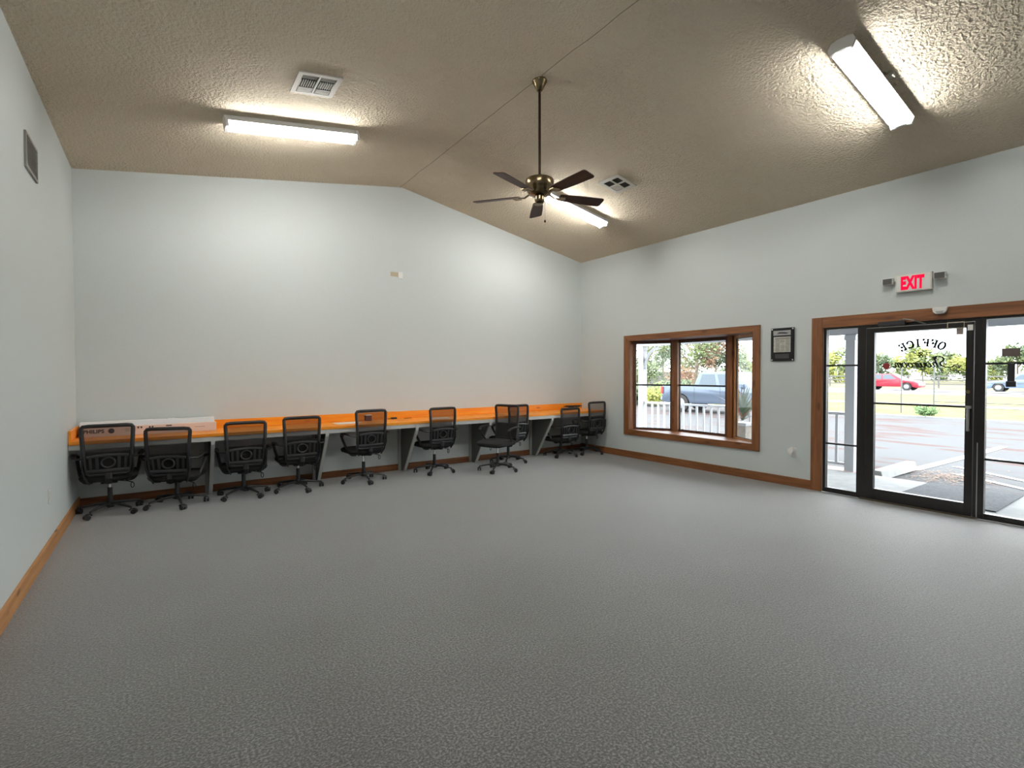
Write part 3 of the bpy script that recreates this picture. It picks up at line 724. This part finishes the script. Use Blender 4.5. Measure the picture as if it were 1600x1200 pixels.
# ------------------------------------------------------------------ office chair
GC = 'black mesh task chairs along the desk'
def rr_loop(w, h, r, n=5):
    """rounded rectangle points (u,v) centred"""
    out = []
    for cx, cy, a0 in ((w/2-r, h/2-r, 0), (-w/2+r, h/2-r, 90), (-w/2+r, -h/2+r, 180), (w/2-r, -h/2+r, 270)):
        for i in range(n+1):
            a = math.radians(a0+90*i/n); out.append((cx+r*math.cos(a), cy+r*math.sin(a)))
    return out
Z0 = .38     # nominal height of the seat underside
def back_y(t):    # lean of the backrest: t 0 bottom .. 1 top
    return -.215 - .030*t + .035*math.sin(PI*t)*-1*.6
def make_chair():
    t = thing('office_chair', '', 'office chair', (0,0,0), 0, GC)
    # seat cushion
    mb = MB()
    lay = [(.40, .38, -.002), (.46, .44, .012), (.485, .465, .038), (.475, .455, .062), (.42, .40, .078)]
    rings = []
    for w, d, z in lay:
        rings.append([mb.bm.verts.new((u, v+.03, Z0+z - .018*max(0, (v-.12)/.12)*(1 if v > .12 else 0))) for u, v in rr_loop(w, d, .10, 6)])
    for A, B in zip(rings, rings[1:]):
        n_ = len(A)
        for k in range(n_): mb.bm.faces.new([A[k], A[(k+1) % n_], B[(k+1) % n_], B[k]])
    mb.bm.faces.new(rings[0][::-1]); mb.bm.faces.new(rings[-1])
    seat = mb.build('seat', 'seat_fabric', t, smooth=True)
    # tilt mechanism
    MB().box((-.07, -.11, Z0-.032), (.07, .08, Z0-.003)).build('seat_mechanism', 'black_plastic', t, bevel=.008)
    # lever with loop handle
    mb = MB().tube([(.06, -.02, Z0-.02), (.14, -.05, Z0-.03), (.19, -.08, Z0-.045)], .005, 6)
    mb.tube([(.19+.014*math.cos(a), -.08, Z0-.075+.028*math.sin(a)) for a in [2*PI*i/14 for i in range(14)]], .0045, 6, closed=True)
    mb.build('height_lever', 'black_plastic', t)
    # backrest frame: tapered rounded loop
    zb, zt = Z0+.085, Z0+.575
    def bp_(u, v):   # u -1..1, v 0..1
        w = .185+.028*v
        return (u*w, back_y(v), zb+(zt-zb)*v)
    loop = []
    for i in range(11): loop.append((-1+2*i/10*1, 1.0))
    path = [(u*.93, 1.0) for u in [-1+i*.2 for i in range(11)]]
    path = [(-.96, .955), (-.90, .99)] + [(u, 1.0) for u in (-.7, -.35, 0, .35, .7)] + [(.90, .99), (.96, .955)]
    path += [(.97, v) for v in (.9, .75, .6, .45, .3, .15)] + [(.93, .03), (.80, .0)] + [(u, 0) for u in (.5, .0, -.5)] + [(-.80, .0), (-.93, .03)] + [(-.97, v) for v in (.15, .3, .45, .6, .75, .9)]
    mb = MB().tube([bp_(u, v) for u, v in path], .019, 8, closed=True, flat_=(1, 1))
    fr = mb.build('back_frame', 'black_plastic', t, smooth=True)
    rows = []
    for j in range(13):
        v = .015+.97*j/12
        rows.append([(bp_(u*.95, v)[0], bp_(u, v)[1]-.004, bp_(u, v)[2]) for u in [-1+i*.25 for i in range(9)]])
    mb = MB().sheet(rows); mb.build('mesh_panel', 'mesh', fr, smooth=True)
    # lumbar support: padded hump with vertical slots, behind lower half
    mb = MB()
    def lum(u, v): x, y, z = bp_(u, v); return (x, y-.018, z)
    for u0, u1 in ((-.78, -.66), (-.52, -.38), (.38, .52), (.66, .78)):
        mb.sheet([[lum(u0, v), lum(u1, v)] for v in (.10, .18, .26, .34, .38)])
    mb.tube([lum(u, .08) for u in (-.9, -.45, 0, .45, .9)], .016, 6, flat_=(.5, 1.2))
    mb.tube([lum(u, .40-.04*abs(u)**2) for u in (-.85, -.45, 0, .45, .85)], .013, 6, flat_=(.5, 1.2))
    mb.tube([(.055*math.cos(a), back_y(.25)-.018, zb+.12+.05*math.sin(a)) for a in [2*PI*i/16 for i in range(16)]], .009, 6, closed=True)
    mb.build('lumbar_support', 'grey_plastic', fr, smooth=False)
    # dark lumbar backing cloth inside
    mb = MB().sheet([[(bp_(u*.9, v)[0], bp_(u, v)[1]+.02, bp_(u, v)[2]) for u in (-1, -.5, 0, .5, 1)] for v in (.03, .15, .28, .42, .46)])
    mb.build('lumbar_pad', 'seat_fabric', fr)
    # back spine strut from mechanism
    mb = MB().tube([(0, -.09, Z0-.018), (0, -.20, Z0-.012), (0, -.235, Z0+.04), (0, -.235, Z0+.10)], .018, 6, flat_=(1.6, .6)); mb.build('back_strut', 'black_plastic', t)
    # armrests: closed loops on both sides with a diagonal strap to the back
    for s_ in (1, -1):
        X = s_*.262
        P = [(s_*.205, -.245, Z0+.255), (X, -.20, Z0+.255), (X+s_*.012, -.10, Z0+.27), (X+s_*.012, .03, Z0+.262), (X, .085, Z0+.235), (X-s_*.004, .075, Z0+.19), (X-s_*.02, .01, Z0+.10), (X-s_*.04, -.05, Z0+.03), (X-s_*.07, -.07, Z0-.006), (X-s_*.13, -.07, Z0-.010)]
        # smooth path
        Q = []
        for i in range(len(P)-1):
            p0 = Vector(P[max(i-1, 0)]); p1 = Vector(P[i]); p2 = Vector(P[i+1]); p3 = Vector(P[min(i+2, len(P)-1)])
            for k in range(4):
                q = k/4; Q.append(.5*((2*p1)+(-p0+p2)*q+(2*p0-5*p1+4*p2-p3)*q*q+(-p0+3*p1-3*p2+p3)*q**3))
        Q.append(Vector(P[-1]))
        rad = [.013+.006*(1 if 6 < i < 18 else 0) for i in range(len(Q))]
        arm = MB().tube(Q, rad, 8, flat_=(1.25, .75)).build('armrest', 'black_plastic', t, smooth=True)
        strap = MB().tube([(s_*.200, -.262, Z0+.27), (s_*.204, -.255, Z0+.16), (s_*.185, -.235, Z0+.06), (s_*.155, -.20, Z0-.005)], .019, 6, flat_=(1, .35))
        strap.build('back_strap', 'grey_plastic', t, smooth=True)
        mb = MB()
        for z in (.20, .15): MB().cyl((s_*.203, -.258, Z0+z), (s_*.203, -.268, Z0+z), .006, seg=8).build('strap_screw', 'black_plastic', t)
    mb = MB().cyl((0, 0, .20), (0, 0, Z0-.03), .0125, seg=14); mb.build('gas_rod', 'chrome', t, smooth=True)
    mb = MB().cyl((0, 0, .065), (0, 0, .262), .0235, .0215, seg=16); mb.build('column_sleeve', 'black_plastic', t, smooth=True)
    # star base
    mb = MB().lathe([(.030, .065), (.042, .072), (.042, .11), (.030, .122)], seg=20)
    for k in range(5):
        a = 2*PI*k/5; c_, s2 = math.cos(a), math.sin(a)
        mb.tube([(r*c_, r*s2, z) for r, z in ((.03, .098), (.10, .098), (.19, .086), (.275, .072))], [.022, .018, .015, .012], 8, flat_=(1, .8))
    base = mb.build('star_base', 'grey_plastic', t, smooth=True)
    proto = None
    for k in range(5):
        a = 2*PI*k/5
        if proto is None:
            mb = MB()
            for s3 in (-1, 1): mb.cyl((-.028, s3*.006, .026), (-.028, s3*.026, .026), .0255, seg=16)
            mb.tube([(-.05, 0, .035), (-.028, 0, .055), (.0, 0, .055), (.012, 0, .04)], .012, 6, flat_=(1.9, .6))
            mb.cyl((0, 0, .05), (0, 0, .073), .006, seg=8)
            c0 = mb.build('castor', 'castor', base, smooth=True); proto = c0
        else:
            c0 = proto.copy(); C.objects.link(c0); c0.parent = base
        c0.location = (.275*math.cos(a), .275*math.sin(a), 0); c0.rotation_euler = (0, 0, a+1.1*k+.4)
    return t
UP = ('seat', 'seat_mechanism', 'height_lever', 'back_frame', 'back_strut', 'armrest', 'back_strap', 'strap_screw')
chairs = [
 (-.462, 6.70, .03, .352, 95, 'black mesh task chair nearest the left wall, in front of the lettered carton'),
 (.122, 6.665, -.32, .291, 60, 'black mesh task chair turned slightly right, in front of the right half of the cartons'),
 (.779, 6.70, .0, .311, 80, 'black mesh task chair just right of the cartons, third from the left wall'),
 (1.385, 6.69, .0, .338, 62, 'black mesh task chair beside the second desk bracket, fourth from the left wall'),
 (2.214, 6.69, .10, .385, 50, 'black mesh task chair raised highest, standing alone beside the black power adapter'),
 (3.269, 6.70, .06, .373, 90, 'black mesh task chair standing alone midway along the desk, just past the third bracket'),
 (4.085, 6.25, math.radians(112), .380, 80, 'black mesh task chair turned side-on away from the desk, seat facing left'),
 (4.61, 6.74, .129, .359, 85, 'black mesh task chair tucked behind the side-on chair'),
 (5.715, 6.73, .03, .264, 75, 'black mesh task chair set lowest, second from the right wall'),
 (6.29, 6.68, .05, .355, 70, 'black mesh task chair in the far right corner under the cable tangle'),
]
ch0 = make_chair()
for i, (x, y, rz, zc_, brot, lab) in enumerate(chairs):
    c = ch0 if i == 0 else copy_tree(ch0)
    chairs[i] = (c, x, y, rz, zc_, brot, lab)
for (c, x, y, rz, zc_, brot, lab) in chairs:
    c.location = (x, y, .001); c.rotation_euler = (0, 0, rz); c['label'] = lab
    for p in c.children:
        nm = p.name.split('.')[0]
        if nm in UP: p.location = (0, 0, zc_-Z0)
        if nm == 'gas_rod': p.location = (0, 0, zc_-Z0)
        if nm == 'star_base': p.rotation_euler = (0, 0, math.radians(brot)-rz)
        if nm == 'column_sleeve' and zc_ < .30: p.scale = (1, 1, (zc_-.005)/.262 if zc_ < .27 else 1)

# ------------------------------------------------------------------ outdoors
def ground_z(x):
    P = [(8.5, -.12), (14, -.25), (19, -.32), (25, -.28), (40, -.2), (46, -.12), (60, -.12), (140, -.1)]
    if x <= P[0][0]: return P[0][1]
    for (a, za), (b_, zb) in zip(P, P[1:]):
        if x <= b_: return za+(zb-za)*(x-a)/(b_-a)
    return P[-1][1]
def strip(name, x0, x1, y0, y1, mat, dz=0, lab=None, nx=12):
    rows = []
    for i in range(nx+1):
        x = x0+(x1-x0)*i/nx
        rows.append([(x, y0, ground_z(x)+dz), (x, y1, ground_z(x)+dz)])
    o = MB().sheet(rows).build(name, mat); struct(o, lab); return o
struct(MB().box((XR+T, -8, -.25), (8.48, 20, -.045)).build('trim_6', 'concrete'), 'pale concrete porch slab outside the door')
strip('ground', 8.48, 24.7, -40, 70, 'asphalt', 0, 'grey asphalt car park strewn with reddish leaf litter')
strip('lawn', 24.7, 46, -40, 90, 'grass', .01, 'green and yellow roadside grass')
strip('sidewalk', 31.5, 33.2, -40, 90, 'concrete', .03, 'pale sidewalk strip in the grass')
strip('road', 46, 58, -60, 110, 'road', .02, 'pale grey road beyond the grass')
strip('field', 58, 160, -120, 200, 'dry_grass', .0, 'dry grass field beyond the road')
o = MB().box((7.25, 1.43, -.0445), (8.47, 2.335, -.030)).build('door_mat', 'mat', bevel=.003); tag(o, 'dark grey door mat on the concrete slab outside the shop door', 'mat')
o = MB().sheet([[(8.485+i*.07, 3.12+.03*math.sin(i), -.10), (8.485+i*.07, 12, -.10)] for i in range(10)]).build('mulch_bed', 'mulch'); tag(o, 'reddish pine straw mulch bed along the porch edge', 'mulch', kind='stuff')
random.seed(5); mb = MB()
for i in range(900):
    x = random.gauss(9.7, .45); y = random.gauss(2.45, .25); a = random.random()*6.3; s_ = random.uniform(.02, .05)
    if x < 8.5: continue
    z = ground_z(x)+.006+random.random()*.012
    mb.quad((x, y, z), (x+s_*math.cos(a), y+s_*math.sin(a), z+.004), (x+s_*math.cos(a)-.3*s_*math.sin(a), y+s_*math.sin(a)+.3*s_*math.cos(a), z+.006), (x-.3*s_*math.sin(a), y+.3*s_*math.cos(a), z))
o = mb.build('fallen_leaves', M['leaf_rust']); tag(o, 'drift of rust-coloured fallen leaves beside the concrete wheel stop', 'leaves', kind='stuff')
ws = MB().prism([(2.91, 0), (3.09, 0), (3.06, .13), (2.94, .13)], 0, 8.62, 10.0).build('wheel_stop', 'concrete', bevel=.01, loc=(0, 0, ground_z(9.3)+.012)); tag(ws, 'pale concrete wheel stop beside the porch slab', 'wheel stop')
def stripe(name, x0, y0, x1, y1, w, lab):
    d = Vector((x1-x0, y1-y0, 0)); Ln = d.length; d.normalize(); nn = Vector((-d.y, d.x, 0))*w/2
    rows = []
    for i in range(9):
        p = Vector((x0, y0, 0))+d*Ln*i/8
        rows.append([(p.x+nn.x, p.y+nn.y, ground_z(p.x+nn.x)+.008), (p.x-nn.x, p.y-nn.y, ground_z(p.x-nn.x)+.008)])
    o = MB().sheet(rows).build(name, 'stripe'); tag(o, lab, 'pavement marking', 'white parking lines')
stripe('parking_line', 10.1, 3.0, 16.0, 3.05, .16, 'long white parking line running on from the wheel stop')
stripe('parking_line', 11.25, 2.75, 9.3, .35, .12, 'diagonal white hatch line seen in the right sidelight, upper one of the near pair')
stripe('parking_line', 10.3, 2.5, 8.6, .4, .12, 'diagonal white hatch line nearest the porch')
stripe('parking_line', 13.4, 2.85, 11.8, .9, .12, 'diagonal white hatch line farther out in the car park')
stripe('parking_line', 10.0, -2.4, 16.0, -2.35, .14, 'white parking line at the far right of the car park')

# porch posts, beam, roof, railing
def post(y, lab, braces):
    t = thing('porch_post', lab, 'porch post', (8.55, y, -.044), 0, 'white porch posts')
    MB().box((-.065, -.065, 0), (.065, .065, 2.06)).build('shaft', 'paint_white', t, bevel=.006)
    MB().box((-.078, -.078, 1.98), (.078, .078, 2.055)).build('capital', 'paint_white', t, bevel=.004)
    for s_ in braces:
        pts = [(0, s_*(.06+.36*(1-math.cos(a))), 1.58+.44*math.sin(a)) for a in [i*PI/2/8 for i in range(9)]]
        MB().tube(pts, .035, 4, flat_=(1, 1)).build('brace', 'paint_white', t)
    return t
post(3.312, 'square white porch post seen through the left sidelight', ())
post(7.335, 'square white porch post with curved brace seen through the bay window', (-1,))
post(-.75, 'square white porch post at the right end of the porch', (1, -1))
o = MB().box((8.50, -8, 2.02), (8.60, 20, 2.26)).build('trim_7', 'paint_white'); struct(o, 'white porch beam')
mb = MB().prism([(XR+T, 2.62), (8.95, 2.25), (8.95, 2.29), (XR+T, 2.66)], 1, -8, 20); struct(mb.build('porch_roof', 'paint_white'), 'porch roof')
rl = thing('porch_railing', 'white baluster railing between the porch posts', 'railing', (8.55, 0, -.044))
MB().box((-.03, 3.38, .845), (.03, 7.262, .885)).build('top_rail', 'paint_white', rl, bevel=.004)
MB().box((-.02, 3.38, .075), (.02, 7.262, .115)).build('bottom_rail', 'paint_white', rl, bevel=.004)
b0 = None; k = 0; y = 3.505
while y < 7.2:
    if b0 is None: b0 = MB().box((-.017, -.017, .116), (.017, .017, .844)).build('baluster', 'paint_white', rl); bb = b0
    else: bb = b0.copy(); C.objects.link(bb); bb.parent = rl
    bb.location = (0, y, 0); y += .155
# planter with spiky plant
pt = thing('potted_plant', 'spiky green plant in a tall stone planter outside the bay window', 'potted plant', (8.52, 5.03, -.044))
pt.location = (7.9, 4.66, -.044)
MB().prism([(-.12, -.12), (.12, -.12), (.12, .12), (-.12, .12)], 2, 0, .62).build('planter', 'planter', pt, bevel=.006)
MB().box((-.135, -.135, .621), (.135, .135, .67)).build('planter_rim', 'paint_white', pt, bevel=.006)
random.seed(21); mbg = MB(); mbr = MB()
for i in range(110):
    a = random.random()*2*PI; el = random.uniform(.55, 1.5); Ln = random.uniform(.42, .66)
    z = .70+random.random()*.16; p0 = Vector((0, 0, z)); dirh = Vector((math.cos(a), math.sin(a), 0)); w = random.uniform(.010, .02)
    side = Vector((-math.sin(a), math.cos(a), 0))
    pts = []
    for j in range(6):
        s_ = j/5; h = Ln*s_
        pts.append(p0+dirh*(h*math.cos(el)+.12*s_*s_)+Vector((0, 0, h*math.sin(el)-.22*s_**2*(1.3-el*.6))))
    tgt = mbr if i % 6 == 0 else mbg
    tgt.sheet([[p-side*w*(1-(j/5)**2), p+side*w*(1-(j/5)**2)] for j, p in enumerate(pts)])
mbg.build('leaves', 'leaf_plant', pt); mbr.build('dry_leaves', 'leaf_red', pt)

# trees
def foliage(blobs, n, size, mb, seed):
    random.seed(seed)
    tw = sum(b_[3]**2 for b_ in blobs)
    for (cx, cy, cz, r, rz_) in blobs:
        cnt = int(n*r*r/tw)
        for i in range(cnt):
            v = Vector((random.gauss(0, 1), random.gauss(0, 1), random.gauss(0, 1))).normalized()*(random.random()**.45)
            p = Vector((cx+v.x*r, cy+v.y*r, cz+v.z*rz_))
            a = Vector((random.gauss(0, 1), random.gauss(0, 1), random.gauss(0, 1))).normalized(); b2 = a.orthogonal().normalized()
            s_ = size*random.uniform(.6, 1.4)
            mb.quad(p-a*s_*.5-b2*s_*.28, p+a*s_*.5-b2*s_*.28, p+a*s_*.5+b2*s_*.28, p-a*s_*.5+b2*s_*.28)
    return mb
def tree(name, x, y, h, r, mats, lab, seed, n=2600, size=.22, group=None, low=.35, loose=False):
    random.seed(seed)
    t = thing(name, lab, 'tree', (x, y, ground_z(x)), 0, group)
    mb = MB(); base = [(0, 0, 0), (.05*h*random.uniform(-.5, .5), .03*h*random.uniform(-.5, .5), h*.35), (random.uniform(-.1, .1), random.uniform(-.1, .1), h*.75)]
    mb.tube(base, [h*.022, h*.017, h*.007], 7)
    for k in range(7):
        a = random.random()*2*PI; z0 = h*random.uniform(.28, .5)
        mb.tube([(0, 0, z0), (r*.45*math.cos(a), r*.45*math.sin(a), z0+h*.16), (r*.85*math.cos(a), r*.85*math.sin(a), z0+h*.28)], [h*.01, h*.006, h*.003], 5)
    mb.build('trunk', 'bark', t)
    for j, mt_ in enumerate(mats):
        bl = []
        for k in range(9 if loose else 7):
            a = random.random()*2*PI; q = random.random()**.6*r*.75
            z = h*random.uniform(low, .88); rr2 = r*random.uniform(.28, .5)
            bl.append((q*math.cos(a), q*math.sin(a), z, rr2, rr2*.8))
        foliage(bl, n//len(mats), size, MBx := MB(), seed*10+j)
        MBx.build('foliage', mt_, t)
    return t
def at(px, depth):   # world xy for a picture column at a depth along the view axis
    lat = (px-800)/786*depth
    return (.571*depth+.821*lat, .821*depth-.571*lat)
GT = 'trees beyond the car park'
specs = [  # column, depth, h, r, mats, label
 (1012, 41, 9.0, 2.6, ('leaf_dark', 'leaf_mid'), 'dark green broadleaf tree behind the left pane of the bay window', 9),
 (1050, 49, 9.8, 3.0, ('leaf_rust', 'leaf_dark', 'leaf_mid'), 'tree with green and rust foliage behind the pickup bed', 9),
 (1086, 32.5, 6.8, 2.1, ('leaf_rust', 'leaf_rust', 'leaf_mid'), 'rust-leaved tree rising behind the pickup cab', 9),
 (1120, 41, 5.2, 2.2, ('leaf_dark', 'leaf_mid'), 'lower dark tree right of the rust-leaved tree', 9),
 (1036, 70, 8.5, 4.5, ('leaf_mid', 'leaf_dark'), 'rounded green tree farther back between the two left trees', 9),
]
for i, (px, dp, h, r, ms, lab, _) in enumerate(specs):
    x, y = at(px, dp); tree('tree', x, y, h, r, ms, lab, 40+i, n=6000, size=.145, low=.14, group=GT)
FT = 'far tree line across the road'
names = ['first', 'second', 'third', 'fourth', 'fifth', 'sixth', 'seventh', 'eighth', 'ninth', 'tenth', 'eleventh', 'twelfth', 'thirteenth', 'fourteenth']
random.seed(77)
for i in range(14):
    px = 1146 + i*37; dp = (78, 92)[i % 2]+random.uniform(-1.5, 1.5); x, y = at(px, dp)
    h = random.uniform(4.2, 6.4)
    tree('distant_tree', x, y, h, random.uniform(3.0, 3.3), ('leaf_yellow', 'leaf_mid') if i % 3 else ('leaf_mid', 'leaf_dark'), '%s tree from the left in the bushy line across the road' % names[i], 90+i, n=1300, size=.42, low=.15, group=FT)
def bush(x, y, r, h, mat, lab, seed, n=700, size=.1, name='shrub', group=None):
    t = MB(); foliage([(0, 0, h*.5, r, h*.5), (r*.5, r*.3, h*.35, r*.6, h*.35), (-r*.5, -r*.2, h*.35, r*.6, h*.35)], n, size, t, seed)
    o = t.build(name, mat, loc=(x, y, ground_z(x)+.03)); tag(o, lab, 'shrub', group); return o
x, y = at(1021, 27); bush(x, y, .7, 1.0, 'leaf_yellow', 'bright yellow-green shrub left of the pickup tail', 1, 900, .12)
x, y = at(996, 28.5); bush(x, y, .9, 1.2, 'leaf_dark', 'dark shrub at the left edge of the bay window view', 2, 1100, .15)
x, y = at(1040, 30.5); bush(x, y, 1.0, 1.3, 'leaf_mid', 'green shrub behind the pickup tail', 3, 1300, .15)
x, y = at(1062, 28); bush(x, y, 1.0, 1.4, 'leaf_dark', 'dark shrub behind the pickup bed', 4, 1300, .15)
x, y = at(1127, 30); bush(x, y, 1.0, 1.3, 'leaf_mid', 'green shrub behind the pickup windscreen', 6, 1300, .15)
bush(24.9, 7.0, .45, .42, 'leaf_plant', 'small green weed at the edge of the car park', 5, 400, .09)
# fence behind pickup
ff = thing('privacy_fence', 'grey timber fence behind the pickup', 'fence', (0, 0, 0))
p0 = Vector((*at(985, 54), 0)); p1 = Vector((*at(1135, 58), 0)); d = p1-p0; Ln = d.length; d.normalize()
mb = MB()
nb_ = int(Ln/.16)
for i in range(nb_):
    p = p0+d*(i*.16); mtx = Matrix(((d.x, -d.y, 0, p.x), (d.y, d.x, 0, p.y), (0, 0, 1, ground_z(p.x)), (0, 0, 0, 1)))
    mb.box((0, 0, 0), (.145, .02, 1.7), mtx)
mb.build('boards', 'fence_grey', ff)
mb = MB(); mb.cyl(p0+Vector((0, 0, ground_z(p0.x)+1.75)), p1+Vector((0, 0, ground_z(p1.x)+1.75)), .03, seg=6); mb.build('cap_rail', 'paint_white', ff)
# pipe gate at grass edge
pg_ = thing('pipe_fence', 'thin pipe fence at the near edge of the grass', 'fence', (25.8, 0, ground_z(25.8)))
for y, h in ((8.1, 1.95), (7.0, 1.95), (3.0, 1.9), (-1.5, 1.9)):
    mb = MB().cyl((0, y, 0), (0, y, h), .028, seg=8); mb.build('post', 'fence_grey', pg_)
for z in (.55, .95, 1.32):
    mb = MB().cyl((0, 7.0, z), (0, -1.5, z), .018, seg=6); mb.build('rail', 'fence_grey', pg_)
# board fence beyond the road
bf = thing('board_fence', 'dark post and rail fence beyond the road', 'fence', (64, 0, ground_z(64)))
pb = None
for i in range(26):
    if pb is None: pb = MB().box((-.06, -.06, 0), (.06, .06, 1.35)).build('post', 'fence_grey', bf); q = pb
    else: q = pb.copy(); C.objects.link(q); q.parent = bf
    q.location = (0, -18+i*2.5, 0)
for z in (.35, .75, 1.15): MB().box((-.1, -18, z), (-.06, 44.5, z+.13)).build('rail', 'fence_grey', bf)

# vehicles: local +x forward, z up from ground
def wheel(t, x, s_, W_, R, name='wheel'):
    y = s_*(W_/2-.10)
    mb = MB(); mb.cyl((x, y-.11, R), (x, y+.11, R), R, seg=28); w = mb.build(name, 'tyre', t, bevel=.0, smooth=True)
    mb = MB(); mb.cyl((x, y+s_*.111, R), (x, y+s_*.125, R), R*.60, R*.52, seg=20); mb.build('rim', 'rim', w, smooth=True)
def side_poly_body(t, prof, W_, mat, name='body', bev=.05):
    return MB().prism(prof, 1, -W_/2, W_/2).build(name, mat, t, bevel=bev, smooth=True)
def arch_prof(prof_bottom_z, x_front, x_rear, wheels, R):
    """bottom line from front to rear with wheel arches cut"""
    pts = []
    for wx in wheels:      # wheels sorted from front to rear
        for i in range(9):
            a = PI*i/8; pts.append((wx+(R+.06)*math.cos(a), max(prof_bottom_z, R+(R+.06)*math.sin(a)-.02)))
    return [(x_front, prof_bottom_z)] + pts + [(x_rear, prof_bottom_z)]
def cabin(t, lo, hi, z0, z1, W0, W1, matb, wins, name='cabin'):
    """lo=(rear,front) x at z0; hi at z1; tapered; wins: list of (x0,x1) fractions along for side glass"""
    mb = MB(); v = []
    for (x, z, W_) in ((lo[0], z0, W0), (lo[1], z0, W0), (hi[1], z1, W1), (hi[0], z1, W1)):
        v.append((x, z, W_))
    A = [mb.bm.verts.new((x, -W_/2, z)) for x, z, W_ in v]; B = [mb.bm.verts.new((x, W_/2, z)) for x, z, W_ in v]
    mb.bm.faces.new(A); mb.bm.faces.new(B[::-1])
    for i in range(4): mb.bm.faces.new([A[i], B[i], B[(i+1) % 4], A[(i+1) % 4]])
    cb_ = mb.build(name, matb, t, bevel=.04, smooth=True)
    def P(fx, fz, s_):
        xl = lo[0]+(lo[1]-lo[0])*fx; xh = hi[0]+(hi[1]-hi[0])*fx; x = xl+(xh-xl)*fz; W_ = W0+(W1-W0)*fz
        return (x, s_*(W_/2+.006), z0+(z1-z0)*fz)
    for s_ in (1, -1):
        for (a, b_) in wins:
            mb = MB(); q = [P(a, .08, s_), P(b_, .08, s_), P(b_, .86, s_), P(a, .86, s_)]
            q2 = [(x, y-s_*.02, z) for x, y, z in q]
            V = [mb.bm.verts.new(p) for p in q]+[mb.bm.verts.new(p) for p in q2]
            mb.bm.faces.new(V[:4]); mb.bm.faces.new(V[4:][::-1])
            for i in range(4): mb.bm.faces.new([V[i], V[(i+1) % 4], V[4+(i+1) % 4], V[4+i]])
            mb.build('side_window', 'car_glass', cb_)
    for fx, sg, nm in ((1, 1, 'windscreen'), (0, -1, 'rear_window')):
        mb = MB(); q = []
        for fz, sy in ((.1, -1), (.1, 1), (.88, 1), (.88, -1)):
            x, y, z = P(fx, fz, sy); q.append((x+sg*.008, y*.86, z))
        mb.quad(*q)
        ql = [mb.bm.verts.new((x-sg*.02, y, z)) for x, y, z in q]; mb.bm.faces.new(ql)
        mb.build(nm, 'car_glass', cb_)
    return cb_
# pickup
tx, ty = at(1034, 23.6)
hd = Vector((.12, -.993, 0)).normalized(); Lt = 5.5
sidev = Vector((-hd.y, hd.x, 0))      # left side of truck
cen = Vector((tx, ty, 0))+hd*Lt/2+sidev*.95
pk = thing('pickup_truck', 'blue-grey crew cab pickup parked outside the bay window', 'pickup truck', (cen.x, cen.y, ground_z(cen.x)), math.atan2(hd.y, hd.x))
R = .40
bot = arch_prof(.42, 2.72, -2.70, (1.72, -1.82), R)
prof = bot + [(-2.74, .62), (-2.72, 1.18), (-1.12, 1.20), (-1.1, 1.16), (1.25, 1.16), (2.3, 1.08), (2.66, .98), (2.75, .7)]
side_poly_body(pk, prof, 1.9, 'truck_blue', bev=.03)
cabin(pk, (-1.20, 1.30), (-.98, .62), 1.15, 1.80, 1.82, 1.52, 'truck_blue', ((.10, .43), (.50, .86)))
MB().box((-2.62, -.78, 1.185), (-1.25, .78, 1.205)).build('bed_floor', 'cable', pk)
for s_ in (1, -1):
    wheel(pk, 1.72, s_, 1.9, R); wheel(pk, -1.82, s_, 1.9, R)
    MB().box((-2.755, s_*.93-.09, .82), (-2.68, s_*.93+.03, 1.14)).build('tail_light', 'taillight', pk, bevel=.01)
    MB().box((2.60, s_*.80-.12, .82), (2.74, s_*.80+.12, .98)).build('headlight', 'rim', pk, bevel=.01)
    for x in (-.45, .62): MB().box((x, s_*.955-.008, 1.0), (x+.2, s_*.955+.012, 1.035)).build('door_handle', 'truck_blue', pk)
    MB().box((.95, s_*1.05-.09, 1.14), (1.06, s_*1.05+.09, 1.32)).build('side_mirror', 'truck_blue', pk, bevel=.02)
    mb = MB()
    
    for x in (-1.12, .06, 1.22): MB().box((x-.006, s_*.951-.003, .48), (x+.006, s_*.951+.003, 1.16)).build('panel_gap', 'cable', pk)
MB().box((-2.84, -.9, .50), (-2.76, .9, .66)).build('rear_bumper', 'rim', pk, bevel=.02)
MB().box((2.74, -.9, .45), (2.84, .9, .66)).build('front_bumper', 'rim', pk, bevel=.02)
def sedan(name, px_front, depth, dirn, mat, lab):
    """dirn +1: front towards picture right (world -y), -1: front towards left"""
    x, y = at(px_front, depth)
    t = thing(name, lab, 'car', (x, y+dirn*2.25, ground_z(x)+.025), -PI/2*dirn)
    R = .33
    bot = arch_prof(.22, 2.18, -2.2, (1.38, -1.35), R)
    prof = bot + [(-2.25, .5), (-2.2, .92), (-1.9, .98), (.75, .97), (1.9, .82), (2.2, .66), (2.26, .4)]
    side_poly_body(t, prof, 1.8, mat, bev=.04)
    cabin(t, (-1.95, 1.05), (-1.25, .25), .95, 1.46, 1.68, 1.25, mat, ((.16, .47), (.52, .86)))
    for s_ in (1, -1):
        wheel(t, 1.38, s_, 1.8, R); wheel(t, -1.35, s_, 1.8, R)
        MB().box((2.02, s_*.72-.14, .60), (2.235, s_*.72+.14, .72)).build('headlight', 'rim', t, bevel=.01)
        MB().box((-2.25, s_*.72-.14, .70), (-2.16, s_*.72+.14, .86)).build('tail_light', 'taillight', t, bevel=.01)
    return t
sedan('sedan_car', 1441, 44, 1, 'car_red', 'red car on the road seen through the shop door')
sedan('sedan_car', 1542, 42, -1, 'car_blue', 'pale blue car on the road seen through the right sidelight')
